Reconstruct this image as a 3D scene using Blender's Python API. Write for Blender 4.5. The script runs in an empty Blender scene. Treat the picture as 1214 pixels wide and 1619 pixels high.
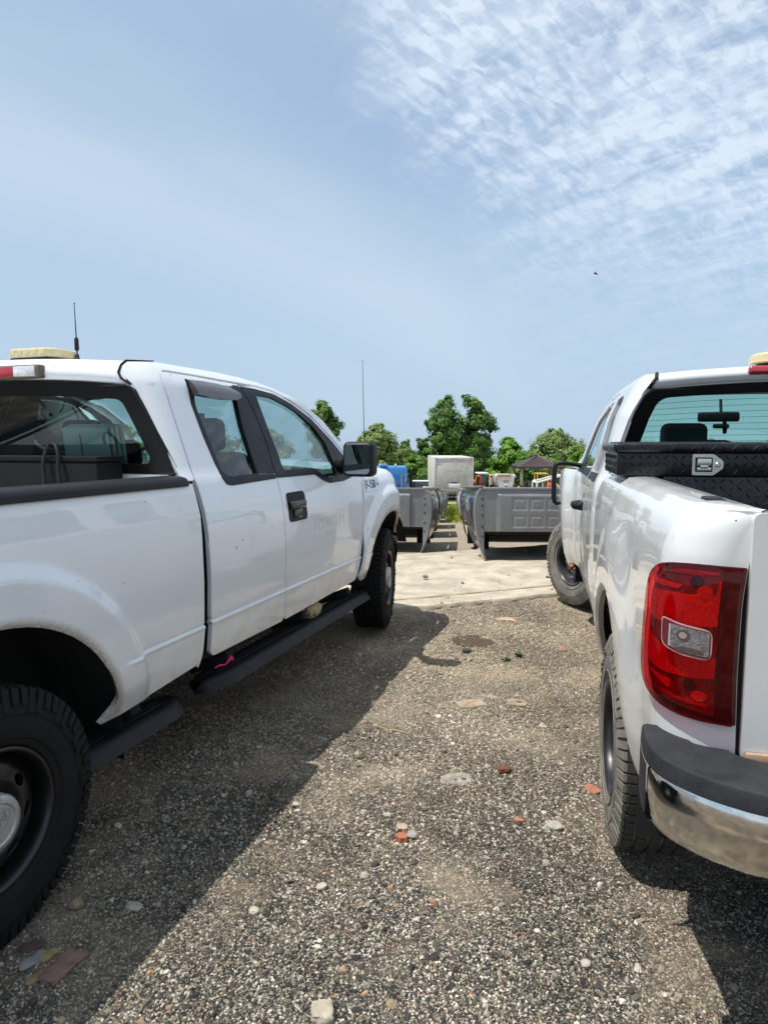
import bpy, bmesh, math, random
import numpy as np
from mathutils import Vector, Matrix, Euler, noise as mnoise
from math import sin, cos, pi, radians as rad, sqrt, atan2
S = bpy.context.scene
COL = S.collection

# ------------------------------------------------------------------ camera
cam_d = bpy.data.cameras.new("camera")
cam = bpy.data.objects.new("camera", cam_d); COL.objects.link(cam)
cam.location = (0, 0, 1.5)
cam.rotation_euler = (rad(90 - 5.81), 0, 0)
cam_d.sensor_fit = 'VERTICAL'; cam_d.sensor_height = 36.0
cam_d.lens = 36.0 * 1076.0 / 1619.0
cam_d.clip_start = 0.05; cam_d.clip_end = 3000
S.camera = cam

# ------------------------------------------------------------------ sky, sun, exposure
SUN_DIR = Vector((-.393, -.097, 1)).normalized()
SUN_EL = math.asin(SUN_DIR.z); SUN_AZ = atan2(SUN_DIR.x, SUN_DIR.y)
S.view_settings.view_transform = 'Standard'; S.view_settings.look = 'None'
S.view_settings.exposure = 0.38; S.view_settings.gamma = 1.0
S.cycles.caustics_reflective = False; S.cycles.caustics_refractive = False
W = bpy.data.worlds.new("World"); S.world = W; W.use_nodes = True
def build_world():
    nt = W.node_tree; N = nt.nodes; L = nt.links; N.clear()
    out = N.new('ShaderNodeOutputWorld'); bg = N.new('ShaderNodeBackground')
    sky = N.new('ShaderNodeTexSky'); sky.sky_type = 'NISHITA'; sky.sun_disc = False
    sky.sun_elevation = SUN_EL; sky.sun_rotation = SUN_AZ
    sky.altitude = 200; sky.air_density = 1.0; sky.dust_density = 1.2; sky.ozone_density = 1.0
    tc = N.new('ShaderNodeTexCoord')
    def M(op, a, b=None, c=None, clamp=False):
        n = N.new('ShaderNodeMath'); n.operation = op; n.use_clamp = clamp
        for i, v in enumerate((a, b, c)):
            if v is None: continue
            if isinstance(v, (int, float)): n.inputs[i].default_value = v
            else: L.new(v, n.inputs[i])
        return n.outputs[0]
    def SM(x, a, b):
        n = N.new('ShaderNodeMapRange'); n.interpolation_type = 'SMOOTHSTEP'
        L.new(x, n.inputs[0]); n.inputs[1].default_value = a; n.inputs[2].default_value = b
        return n.outputs[0]
    sep = N.new('ShaderNodeSeparateXYZ'); L.new(tc.outputs['Generated'], sep.inputs[0])
    x, y, z = sep.outputs
    zc = M('MAXIMUM', z, 0.02)
    px = M('DIVIDE', x, M('ADD', zc, .5)); py = M('DIVIDE', y, M('ADD', zc, .5))
    cb = N.new('ShaderNodeCombineXYZ'); L.new(px, cb.inputs[0]); L.new(py, cb.inputs[1])
    def NZ(scale, detail, rough, rot=0, stretch=1., dist=0, seed=0):
        """noise on the cloud plane, drawn out 'stretch' times along the direction 'rot'"""
        mp = N.new('ShaderNodeMapping'); mp.vector_type = 'TEXTURE'; L.new(cb.outputs[0], mp.inputs[0])
        mp.inputs['Rotation'].default_value = (0, 0, rot); mp.inputs['Scale'].default_value = (stretch, 1, 1); mp.inputs['Location'].default_value = (seed, seed * .37, 0)
        n = N.new('ShaderNodeTexNoise'); L.new(mp.outputs[0], n.inputs['Vector'])
        n.inputs['Scale'].default_value = scale; n.inputs['Detail'].default_value = detail
        n.inputs['Roughness'].default_value = rough; n.inputs['Distortion'].default_value = dist
        return n.outputs['Fac']
    big = NZ(3.2, 4, .55)
    rip = NZ(58, 4, .55, .62, 2.4, .35)
    rip2 = NZ(34, 5, .62, -.2, 1.4, .3, 3)
    streak = NZ(11, 6, .6, -.72, 4.0, .5, 1)
    fine = NZ(30, 6, .62, -.60, 2.6, .3, 5)
    q = M('ADD', M('SUBTRACT', px, M('MULTIPLY', M('SUBTRACT', py, .85), .52)), M('ADD', .07, M('MULTIPLY', M('SUBTRACT', big, .5), .42)))
    q = M('ADD', q, M('MULTIPLY', M('SUBTRACT', streak, .5), .30))
    patch = M('MULTIPLY', SM(q, -.06, .16), M('SUBTRACT', 1.0, M('MULTIPLY', SM(py, .98, 1.45), .90)))
    cells = M('MULTIPLY', SM(rip, .39, .60), M('ADD', .4, M('MULTIPLY', SM(rip2, .40, .62), .6)))
    rightw = SM(M('ADD', px, M('MULTIPLY', M('SUBTRACT', big, .5), .3)), .05, .42)
    tex = M('ADD', M('MULTIPLY', cells, M('SUBTRACT', .80, M('MULTIPLY', rightw, .35))), M('MULTIPLY', SM(fine, .36, .66), M('ADD', .18, M('MULTIPLY', rightw, .42))))
    body = M('ADD', tex, M('ADD', M('MULTIPLY', SM(streak, .42, .66), .36), M('MULTIPLY', SM(big, .50, .74), .14)))
    c1 = M('MULTIPLY', patch, M('MINIMUM', body, 1.0))
    # a broad soft veil across the left, falling to the right
    v1 = NZ(2.0, 4, .5, .60, 3.0, .2, 2)
    w = M('ADD', M('SUBTRACT', M('SUBTRACT', py, M('MULTIPLY', px, .7)), 1.38), M('MULTIPLY', M('SUBTRACT', v1, .5), .5))
    band = M('SUBTRACT', 1.0, SM(M('ABSOLUTE', w), .0, .34))
    lowl = M('SUBTRACT', 1.0, SM(px, .05, .55))
    veil = M('ADD', M('MULTIPLY', M('MULTIPLY', band, lowl), .60), M('MULTIPLY', SM(v1, .42, .66), .22))
    hz = M('SUBTRACT', 1.0, SM(z, -.02, .40))
    haze = M('ADD', .44, M('MULTIPLY', hz, .50))
    def MX(f, a, col):
        n = N.new('ShaderNodeMix'); n.data_type = 'RGBA'; L.new(f, n.inputs[0]); L.new(a, n.inputs[6]); n.inputs[7].default_value = (*col, 1); return n.outputs[2]
    cur = MX(haze, sky.outputs[0], (2.92, 3.86, 4.92))
    cur = MX(veil, cur, (3.75, 4.55, 5.30))
    cur = MX(M('MULTIPLY', c1, .64), cur, (5.7, 6.3, 6.95))
    L.new(cur, bg.inputs[0]); bg.inputs[1].default_value = .125
    L.new(bg.outputs[0], out.inputs[0])
build_world()
sun_d = bpy.data.lights.new("sun", 'SUN'); sun_d.energy = 4.2; sun_d.angle = rad(.53); sun_d.color = (1, .962, .905)
sun = bpy.data.objects.new("sun", sun_d); COL.objects.link(sun)
sun.rotation_euler = SUN_DIR.to_track_quat('Z', 'Y').to_euler(); sun.location = (-10, -4, 30)

# ------------------------------------------------------------------ materials
MATS = {}
def pr(name, col, rough=.5, metal=0., coat=0., spec=.5, var=0., vscale=8., bump=0., bscale=60., dirt=None, arches=()):
    """principled material with procedural colour variation / bump / splash dirt"""
    if name in MATS: return MATS[name]
    m = bpy.data.materials.new(name); m.use_nodes = True; nt = m.node_tree; N = nt.nodes; L = nt.links
    b = N['Principled BSDF']; b.inputs['Base Color'].default_value = (*col, 1)
    b.inputs['Roughness'].default_value = rough; b.inputs['Metallic'].default_value = metal
    b.inputs['Coat Weight'].default_value = coat; b.inputs['Coat Roughness'].default_value = .04
    b.inputs['Specular IOR Level'].default_value = spec
    if coat >= .9 and col[0] > .5: b.inputs['Coat IOR'].default_value = 1.65
    tc = N.new('ShaderNodeTexCoord'); cur = None
    if var > 0:
        n = N.new('ShaderNodeTexNoise'); L.new(tc.outputs['Object'], n.inputs['Vector'])
        n.inputs['Scale'].default_value = vscale; n.inputs['Detail'].default_value = 6; n.inputs['Roughness'].default_value = .65
        r = N.new('ShaderNodeMapRange'); L.new(n.outputs['Fac'], r.inputs[0])
        r.inputs[1].default_value = .3; r.inputs[2].default_value = .7; r.inputs[3].default_value = 1 - var; r.inputs[4].default_value = 1 + var
        mx = N.new('ShaderNodeMix'); mx.data_type = 'RGBA'; mx.blend_type = 'MULTIPLY'; mx.inputs[0].default_value = 1
        mx.inputs[6].default_value = (*col, 1); L.new(r.outputs[0], mx.inputs[7]); cur = mx.outputs[2]
        rr = N.new('ShaderNodeMapRange'); L.new(n.outputs['Fac'], rr.inputs[0])
        rr.inputs[1].default_value = .3; rr.inputs[2].default_value = .7
        rr.inputs[3].default_value = max(0, rough - .08); rr.inputs[4].default_value = min(1, rough + .1)
        L.new(rr.outputs[0], b.inputs['Roughness'])
    if dirt:  # (z_low, z_high, colour, strength): splash dirt, strongest near the wheels' height
        zl, zh, dc, ds = dirt
        sp = N.new('ShaderNodeSeparateXYZ'); L.new(tc.outputs['Object'], sp.inputs[0])
        g = N.new('ShaderNodeMapRange'); L.new(sp.outputs[2], g.inputs[0]); g.inputs[1].default_value = zh; g.inputs[2].default_value = zl
        n = N.new('ShaderNodeTexNoise'); L.new(tc.outputs['Object'], n.inputs['Vector'])
        n.inputs['Scale'].default_value = 9; n.inputs['Detail'].default_value = 8; n.inputs['Roughness'].default_value = .7
        n2 = N.new('ShaderNodeTexNoise'); L.new(tc.outputs['Object'], n2.inputs['Vector'])
        n2.inputs['Scale'].default_value = 130; n2.inputs['Detail'].default_value = 3
        r1 = N.new('ShaderNodeMapRange'); L.new(n2.outputs['Fac'], r1.inputs[0]); r1.inputs[1].default_value = .68; r1.inputs[2].default_value = .72
        r0 = N.new('ShaderNodeMapRange'); L.new(n.outputs['Fac'], r0.inputs[0]); r0.inputs[1].default_value = .35; r0.inputs[2].default_value = .75
        ad = N.new('ShaderNodeMath'); ad.operation = 'MULTIPLY_ADD'; L.new(r1.outputs[0], ad.inputs[0]); ad.inputs[1].default_value = .8; L.new(r0.outputs[0], ad.inputs[2])
        mu = N.new('ShaderNodeMath'); mu.operation = 'MULTIPLY'; mu.use_clamp = True; L.new(g.outputs[0], mu.inputs[0]); L.new(ad.outputs[0], mu.inputs[1])
        m2 = N.new('ShaderNodeMath'); m2.operation = 'MULTIPLY'; L.new(mu.outputs[0], m2.inputs[0]); m2.inputs[1].default_value = ds
        if arches:  # mud thrown up along the wheel-arch lips, and fine sideways scratches
            cur_m = m2.outputs[0]
            for (yc, zc_, r0_, r1_) in arches:
                vm = N.new('ShaderNodeVectorMath'); vm.operation = 'SUBTRACT'; L.new(tc.outputs['Object'], vm.inputs[0]); vm.inputs[1].default_value = (0, yc, zc_)
                vx = N.new('ShaderNodeVectorMath'); vx.operation = 'MULTIPLY'; L.new(vm.outputs[0], vx.inputs[0]); vx.inputs[1].default_value = (0, 1, 1)
                vl = N.new('ShaderNodeVectorMath'); vl.operation = 'LENGTH'; L.new(vx.outputs[0], vl.inputs[0])
                g2 = N.new('ShaderNodeMapRange'); L.new(vl.outputs['Value'], g2.inputs[0]); g2.inputs[1].default_value = r1_; g2.inputs[2].default_value = r0_
                g3 = N.new('ShaderNodeMath'); g3.operation = 'MULTIPLY'; L.new(g2.outputs[0], g3.inputs[0]); L.new(n2.outputs['Fac'], g3.inputs[1])
                g4 = N.new('ShaderNodeMath'); g4.operation = 'MULTIPLY'; g4.inputs[1].default_value = 1.5; g4.use_clamp = True; L.new(g3.outputs[0], g4.inputs[0])
                mxx = N.new('ShaderNodeMath'); mxx.operation = 'MAXIMUM'; L.new(cur_m, mxx.inputs[0]); L.new(g4.outputs[0], mxx.inputs[1]); cur_m = mxx.outputs[0]
            mp = N.new('ShaderNodeMapping'); L.new(tc.outputs['Object'], mp.inputs[0]); mp.inputs['Scale'].default_value = (1, 5, 46); mp.inputs['Rotation'].default_value = (.25, 0, 0)
            ns = N.new('ShaderNodeTexNoise'); L.new(mp.outputs[0], ns.inputs['Vector']); ns.inputs['Scale'].default_value = 2.2; ns.inputs['Detail'].default_value = 3
            rs = N.new('ShaderNodeMapRange'); L.new(ns.outputs['Fac'], rs.inputs[0]); rs.inputs[1].default_value = .735; rs.inputs[2].default_value = .765; rs.inputs[4].default_value = .55
            nb = N.new('ShaderNodeTexNoise'); L.new(tc.outputs['Object'], nb.inputs['Vector']); nb.inputs['Scale'].default_value = 38; nb.inputs['Detail'].default_value = 1
            rb_ = N.new('ShaderNodeMapRange'); L.new(nb.outputs['Fac'], rb_.inputs[0]); rb_.inputs[1].default_value = .775; rb_.inputs[2].default_value = .80; rb_.inputs[4].default_value = .8
            for q_ in (rs, rb_):
                mxx = N.new('ShaderNodeMath'); mxx.operation = 'MAXIMUM'; L.new(cur_m, mxx.inputs[0]); L.new(q_.outputs[0], mxx.inputs[1]); cur_m = mxx.outputs[0]
            class _O: outputs = [cur_m]
            m2 = _O
            wv = N.new('ShaderNodeTexNoise'); L.new(tc.outputs['Object'], wv.inputs['Vector']); wv.inputs['Scale'].default_value = 2.6; wv.inputs['Detail'].default_value = 1
            wb = N.new('ShaderNodeBump'); wb.inputs['Strength'].default_value = .12; wb.inputs['Distance'].default_value = .05; L.new(wv.outputs['Fac'], wb.inputs['Height']); L.new(wb.outputs[0], b.inputs['Coat Normal'])
        mx = N.new('ShaderNodeMix'); mx.data_type = 'RGBA'; L.new(m2.outputs[0], mx.inputs[0])
        if cur: L.new(cur, mx.inputs[6])
        else: mx.inputs[6].default_value = (*col, 1)
        mx.inputs[7].default_value = (*dc, 1); cur = mx.outputs[2]
        if coat:
            mc = N.new('ShaderNodeMath'); mc.operation = 'MULTIPLY_ADD'; L.new(m2.outputs[0], mc.inputs[0]); mc.inputs[1].default_value = -coat; mc.inputs[2].default_value = coat
            mc.use_clamp = True; L.new(mc.outputs[0], b.inputs['Coat Weight'])
    if cur: L.new(cur, b.inputs['Base Color'])
    if bump > 0:
        n = N.new('ShaderNodeTexNoise'); L.new(tc.outputs['Object'], n.inputs['Vector'])
        n.inputs['Scale'].default_value = bscale; n.inputs['Detail'].default_value = 5
        bp = N.new('ShaderNodeBump'); bp.inputs['Strength'].default_value = bump; bp.inputs['Distance'].default_value = .004
        L.new(n.outputs['Fac'], bp.inputs['Height']); L.new(bp.outputs[0], b.inputs['Normal'])
    MATS[name] = m; return m
def glass(name, tint, refl=1.0):
    if name in MATS: return MATS[name]
    m = bpy.data.materials.new(name); m.use_nodes = True; nt = m.node_tree; N = nt.nodes; L = nt.links; N.clear()
    o = N.new('ShaderNodeOutputMaterial'); t = N.new('ShaderNodeBsdfTransparent'); g = N.new('ShaderNodeBsdfGlossy')
    g.inputs['Roughness'].default_value = .01; t.inputs[0].default_value = (*tint, 1)
    f = N.new('ShaderNodeFresnel'); f.inputs[0].default_value = 1.5
    mu = N.new('ShaderNodeMath'); mu.operation = 'MULTIPLY'; L.new(f.outputs[0], mu.inputs[0]); mu.inputs[1].default_value = refl
    mu.use_clamp = True
    mx = N.new('ShaderNodeMixShader'); L.new(mu.outputs[0], mx.inputs[0]); L.new(t.outputs[0], mx.inputs[1]); L.new(g.outputs[0], mx.inputs[2])
    L.new(mx.outputs[0], o.inputs[0]); MATS[name] = m; return m
WHITE = pr('white_paint', (.80, .815, .83), .38, coat=1.0, var=.015, vscale=3, dirt=(.40, .80, (.30, .25, .18), .7), arches=((0, .40, .568, .60), (3.68, .42, .548, .60)))
WHITE_B = pr('white_paint_worn', (.66, .66, .645), .42, coat=.9, var=.025, vscale=4, dirt=(.3, .85, (.40, .34, .25), .6), arches=((0, .40, .54, .57), (3.645, .42, .53, .56)))
BLACKPL = pr('black_plastic', (.009, .0095, .0105), .5, spec=.3, var=.25, vscale=14, bump=.25, bscale=400)
BLACKTR = pr('black_trim', (.008, .0085, .0095), .45, spec=.3, var=.15)
DARK = pr('underbody_black', (.008, .008, .008), .9)
RUBBER = pr('tyre_rubber', (.012, .0122, .012), .75, spec=.2, var=.35, vscale=12, bump=.3, bscale=180)
RUBBER_D = pr('tyre_rubber_dusty', (.17, .158, .132), .8, var=.4, vscale=9, bump=.3, bscale=180)
TREAD_D = pr('tread_rubber_dusty', (.045, .043, .038), .8, var=.4, vscale=14)
STEELGRY = pr('dark_grey_wheel', (.040, .042, .048), .35, coat=.5, var=.3, vscale=14)
STEELBLK = pr('black_steel_wheel', (.008, .008, .009), .35, coat=.15, var=.4, vscale=11)
CAP = pr('hub_cap_silver', (.47, .47, .46), .42, .55, var=.12, vscale=60, bump=.15, bscale=300)
CHROME = pr('chrome', (.72, .71, .68), .10, 1.0, var=.10, vscale=22)
STAINL = pr('stainless', (.62, .60, .56), .28, 1.0, var=.1)
SEATM = pr('seat_fabric', (.025, .027, .028), .85, bump=.3, bscale=300)
SEATG = pr('seat_fabric_grey', (.11, .12, .125), .85, bump=.3, bscale=300)
LINER = pr('headliner', (.38, .38, .36), .9)
DASHM = pr('dash_plastic', (.09, .09, .09), .7)
GL_SIDE = glass('window_glass', (.42, .57, .58), 1.8)
GL_REAR = glass('rear_window_glass', (.44, .62, .60), 1.7)
GL_RTRK = glass('green_rear_glass', (.62, .86, .78), 1.2)
GL_WIND = glass('windshield_glass', (.70, .86, .84), 1.0)
MIRGL = pr('mirror_glass', (.34, .38, .38), .02, 1.0)
AMBER = pr('faded_amber_lens', (.55, .47, .26), .35, coat=.4, var=.12, vscale=30)
BLKBOX = pr('black_box_coating', (.005, .005, .006), .65, spec=.2, var=.3, vscale=12, bump=.4, bscale=120)
REDLENS = pr('red_lens', (.32, .006, .014), .12, coat=1.0, var=.25, vscale=30)
REDDARK = pr('dark_red_lens', (.06, .002, .007), .14, coat=1.0)
REDBRT = pr('bright_red_reflector', (.75, .012, .014), .25, coat=1.0, var=.15, vscale=60)
CLEARL = pr('clear_lens', (.68, .68, .67), .15, .15, coat=1.0, var=.4, vscale=70)
GREYPL = pr('weathered_grey_plastic', (.026, .027, .030), .65, spec=.22, var=.3, vscale=16, bump=.25, bscale=200)
RUST = pr('rusty_metal', (.24, .12, .05), .8, var=.4, vscale=40, bump=.5)
DIAM = pr('black_diamond_plate', (.005, .0052, .007), .28, spec=.35, coat=.12, var=.3, vscale=20)
INK = pr('badge_ink', (.02, .022, .03), .4)
GHOST = pr('faint_lettering', (.64, .65, .66), .5, coat=.6)
PAPER = pr('paper', (.85, .95, .93), .8)
REDPL = pr('red_reflector', (.38, .02, .03), .2, coat=1)

# ------------------------------------------------------------------ helpers
def finish(bm, name, mat, parent=None, sharp=38, normals=None):
    bm.normal_update()
    for f in bm.faces: f.smooth = True
    a = rad(sharp)
    for e in bm.edges:
        if len(e.link_faces) == 2 and e.calc_face_angle(0) > a: e.smooth = False
    me = bpy.data.meshes.new(name); bm.to_mesh(me); bm.free()
    if normals is not None: me.normals_split_custom_set_from_vertices(normals)
    o = bpy.data.objects.new(name, me); COL.objects.link(o)
    for m in (mat if isinstance(mat, (list, tuple)) else [mat]): me.materials.append(m)
    if parent is not None: o.parent = parent
    return o
def thing(name, label, cat, loc=(0, 0, 0), rz=0., group=None, rx=0.):
    o = bpy.data.objects.new(name, None); COL.objects.link(o)
    o.location = loc; o.rotation_euler = (rx, 0, rz); o.empty_display_size = .2
    o['label'] = label; o['category'] = cat
    if group: o['group'] = group
    return o
def tag(o, label, cat, group=None):
    o['label'] = label; o['category'] = cat
    if group: o['group'] = group
    return o
def struct(o, kind='structure'):
    o['kind'] = kind; return o
def box(bm, c, s, bev=0., rot=None, seg=2, mi=0):
    r = bmesh.ops.create_cube(bm, size=1)
    vs = r['verts']
    for v in vs: v.co = Vector((v.co.x * s[0], v.co.y * s[1], v.co.z * s[2]))
    es = list({e for v in vs for e in v.link_edges})
    if bev > 0:
        g = bmesh.ops.bevel(bm, geom=es, offset=min(bev, min(s) * .49), segments=seg, affect='EDGES', profile=.5)
        vs = list({v for f in g['faces'] for v in f.verts} | {v for v in vs if v.is_valid})
    mt = Matrix.Translation(c)
    if rot is not None: mt = mt @ Euler(rot).to_matrix().to_4x4()
    for v in vs: v.co = mt @ v.co
    if mi:
        for f in {f for v in vs for f in v.link_faces}: f.material_index = mi
    return vs
def tube(bm, pts, rads, n=8, cap=True):
    pts = [Vector(p) for p in pts]
    if not isinstance(rads, (list, tuple)): rads = [rads] * len(pts)
    rings = []; prev = None
    for i, p in enumerate(pts):
        t = (pts[min(i + 1, len(pts) - 1)] - pts[max(i - 1, 0)]).normalized()
        if prev is None:
            a = Vector((0, 0, 1)) if abs(t.z) < .9 else Vector((1, 0, 0)); u = t.cross(a).normalized()
        else: u = (prev - t * prev.dot(t)).normalized()
        prev = u; w = t.cross(u)
        rings.append([bm.verts.new(p + (u * cos(2 * pi * k / n) + w * sin(2 * pi * k / n)) * rads[i]) for k in range(n)])
    for a, b in zip(rings, rings[1:]):
        for k in range(n): bm.faces.new((a[k], a[(k + 1) % n], b[(k + 1) % n], b[k]))
    if cap: bm.faces.new(rings[0][::-1]); bm.faces.new(rings[-1])
def lathe(bm, prof, n=48, axis='x', c=(0, 0, 0), mi=0):
    """profile [(a, r)] about the axis"""
    c = Vector(c); rings = []
    for a, r in prof:
        ring = []
        for k in range(n):
            t = 2 * pi * k / n
            p = Vector((a, r * cos(t), r * sin(t))) if axis == 'x' else (Vector((r * cos(t), a, r * sin(t))) if axis == 'y' else Vector((r * cos(t), r * sin(t), a)))
            ring.append(bm.verts.new(c + p))
        rings.append(ring)
    for a, b in zip(rings, rings[1:]):
        for k in range(n):
            f = bm.faces.new((a[k], a[(k + 1) % n], b[(k + 1) % n], b[k])); f.material_index = mi
    return rings
def prism(bm, poly, fn, d):
    """poly 2D, fn maps (a,b)->Vector front, d = Vector thickness"""
    a = [bm.verts.new(fn(*p)) for p in poly]; b = [bm.verts.new(fn(*p) + d) for p in poly]
    bm.faces.new(a); bm.faces.new(b[::-1]); n = len(poly)
    for i in range(n): bm.faces.new((a[i], b[i], b[(i + 1) % n], a[(i + 1) % n]))
    bmesh.ops.recalc_face_normals(bm, faces=bm.faces[:])
def grid(bm, fn, us, vs):
    g = [[bm.verts.new(fn(u, v)) for v in vs] for u in us]
    for i in range(len(us) - 1):
        for j in range(len(vs) - 1): bm.faces.new((g[i][j], g[i + 1][j], g[i + 1][j + 1], g[i][j + 1]))
    return g
def rnd(poly, r=.03, n=5):
    """round the corners; an item may carry its own radius (a,b,r)"""
    out = []; k = len(poly)
    for i in range(k):
        p = Vector(poly[i][:2]); a = Vector(poly[i - 1][:2]); b = Vector(poly[(i + 1) % k][:2])
        rr = poly[i][2] if len(poly[i]) > 2 else r
        la, lb = (a - p).length, (b - p).length; q = min(rr, la * .48, lb * .48)
        if q < 1e-4: out.append(tuple(p)); continue
        s = p + (a - p) / la * q; e = p + (b - p) / lb * q
        for j in range(n + 1):
            t = j / n; v = s * (1 - t) ** 2 + p * 2 * t * (1 - t) + e * t * t; out.append(tuple(v))
    return out
def arc(cx, cz, r, a0, a1, n=24):
    return [(cx + r * cos(rad(a0 + (a1 - a0) * i / n)), cz + r * sin(rad(a0 + (a1 - a0) * i / n))) for i in range(n + 1)]
def panel(name, outline, fn, mat, parent, holes=(), step=.05, extra_a=(), extra_b=(), depth=.022, flip=False):
    """a sheet-metal panel: 2D outline with holes, cut into a fine grid, laid on surface fn(a,b), with a folded edge"""
    bm = bmesh.new(); edges = []
    for loop in [outline, *holes]:
        vs = [bm.verts.new((p[0], p[1], 0)) for p in loop]
        for i in range(len(vs)): edges.append(bm.edges.new((vs[i], vs[(i + 1) % len(vs)])))
    bmesh.ops.triangle_fill(bm, edges=edges, use_beauty=True)
    A = [v.co.x for v in bm.verts]; B = [v.co.y for v in bm.verts]
    def cut(co, no):
        bmesh.ops.bisect_plane(bm, geom=bm.verts[:] + bm.edges[:] + bm.faces[:], plane_co=co, plane_no=no, dist=1e-6)
    if step:
        for a in list(np.arange(math.ceil(min(A) / step) * step, max(A), step)) + list(extra_a): cut((a + .00013, 0, 0), (1, 0, 0))
        for b in list(np.arange(math.ceil(min(B) / step) * step, max(B), step)) + list(extra_b): cut((0, b + .00013, 0), (0, 1, 0))
    bmesh.ops.remove_doubles(bm, verts=bm.verts[:], dist=2e-5)
    nl = bm.verts.layers.float_vector.new('n'); fl = bm.verts.layers.int.new('front'); e = .002
    for v in bm.verts:
        a, b = v.co.x, v.co.y
        n = (fn(a + e, b) - fn(a - e, b)).cross(fn(a, b + e) - fn(a, b - e))
        n = n.normalized() if n.length > 1e-12 else Vector((0, 0, 1))
        if flip: n = -n
        v.co = fn(a, b); v[nl] = n; v[fl] = 1
    bm.normal_update()
    bad = [f for f in bm.faces if f.normal.dot(f.verts[0][nl]) < 0]
    if bad: bmesh.ops.reverse_faces(bm, faces=bad)
    if depth:
        bd = [x for x in bm.edges if len(x.link_faces) == 1]; d0 = min(.004, depth * .3)
        for dd in (d0, depth - d0):
            r = bmesh.ops.extrude_edge_only(bm, edges=bd)
            bd = [x for x in r['geom'] if isinstance(x, bmesh.types.BMEdge)]
            for v in [x for x in r['geom'] if isinstance(x, bmesh.types.BMVert)]:
                v.co = v.co - Vector(v[nl]) * dd; v[fl] = 0
    bm.normal_update()
    nf = [tuple(v[nl]) if v[fl] else tuple(v.normal if v.normal.length > .1 else Vector(v[nl])) for v in bm.verts]
    return finish(bm, name, mat, parent, sharp=180, normals=nf)
def prof(zs, ins, sig=.02):
    z = np.linspace(.2, 2.1, 1901); v = np.interp(z, zs, ins); k = np.arange(-80, 81) * .001
    w = np.exp(-.5 * (k / sig) ** 2); w /= w.sum()
    s = np.convolve(np.pad(v, 80, mode='edge'), w, 'valid')
    def f(x):
        t = min(max((x - .2) * 1000, 0), 1899.0); i = int(t); q = t - i
        return s[i] * (1 - q) + s[i + 1] * q
    return f
def sst(x, a, b):
    t = min(max((x - a) / (b - a), 0), 1); return t * t * (3 - 2 * t)
def text(name, body, size, mat, parent, mt, extrude=.0015, shear=0., sx=1., align='LEFT', bold=0.):
    c = bpy.data.curves.new(name, 'FONT'); c.body = body; c.size = size; c.extrude = extrude; c.shear = shear
    c.align_x = align; c.offset = bold; c.resolution_u = 3
    o = bpy.data.objects.new(name, c); COL.objects.link(o)
    me = bpy.data.meshes.new_from_object(o.evaluated_get(bpy.context.evaluated_depsgraph_get()))
    bpy.data.objects.remove(o)
    me.transform(mt @ Matrix.Diagonal((sx, 1, 1, 1))); me.materials.clear(); me.materials.append(mat)
    o = bpy.data.objects.new(name, me); COL.objects.link(o)
    if parent is not None: o.parent = parent
    return o
def copy_tree(o, parent=None):
    c = o.copy(); COL.objects.link(c)
    if parent is not None:
        c.parent = parent; c.matrix_parent_inverse = o.matrix_parent_inverse.copy()
    for ch in list(o.children): copy_tree(ch, c)
    return c

# ------------------------------------------------------------------ terrain
def lot_z(y):
    """truck ground is level; beyond the concrete pad the yard falls away, on a steady slope"""
    p = .65 - .0725 * y
    if y < 5: return 0.
    if y < 8.4: return .04 * sst(y, 5, 8.4)
    return p
def wob(x, y):
    if y > 6.4 or abs(x) > 6 or y < -3: return 0.
    k = 1 - sst(y, 5.2, 6.4)
    return k * (.010 * mnoise.noise((x * 1.6, y * 1.6, 3.1)) + .006 * mnoise.noise((x * 4.7, y * 4.7, 8.1)))
def nonuni(lo, hi, step, far, grow=1.28):
    a = list(np.arange(lo, hi + 1e-6, step)); s = step; x = hi
    while x < far: s *= grow; x += s; a.append(x)
    s = step; x = lo
    while x > -far: s *= grow; x -= s; a.insert(0, x)
    return a
bm = bmesh.new()
xs = nonuni(-2.6, 2.6, .07, 900); ys = nonuni(.6, 9.0, .07, 900)
grid(bm, lambda x, y: Vector((x, y, lot_z(y) + wob(x, y))), xs, ys)
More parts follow.
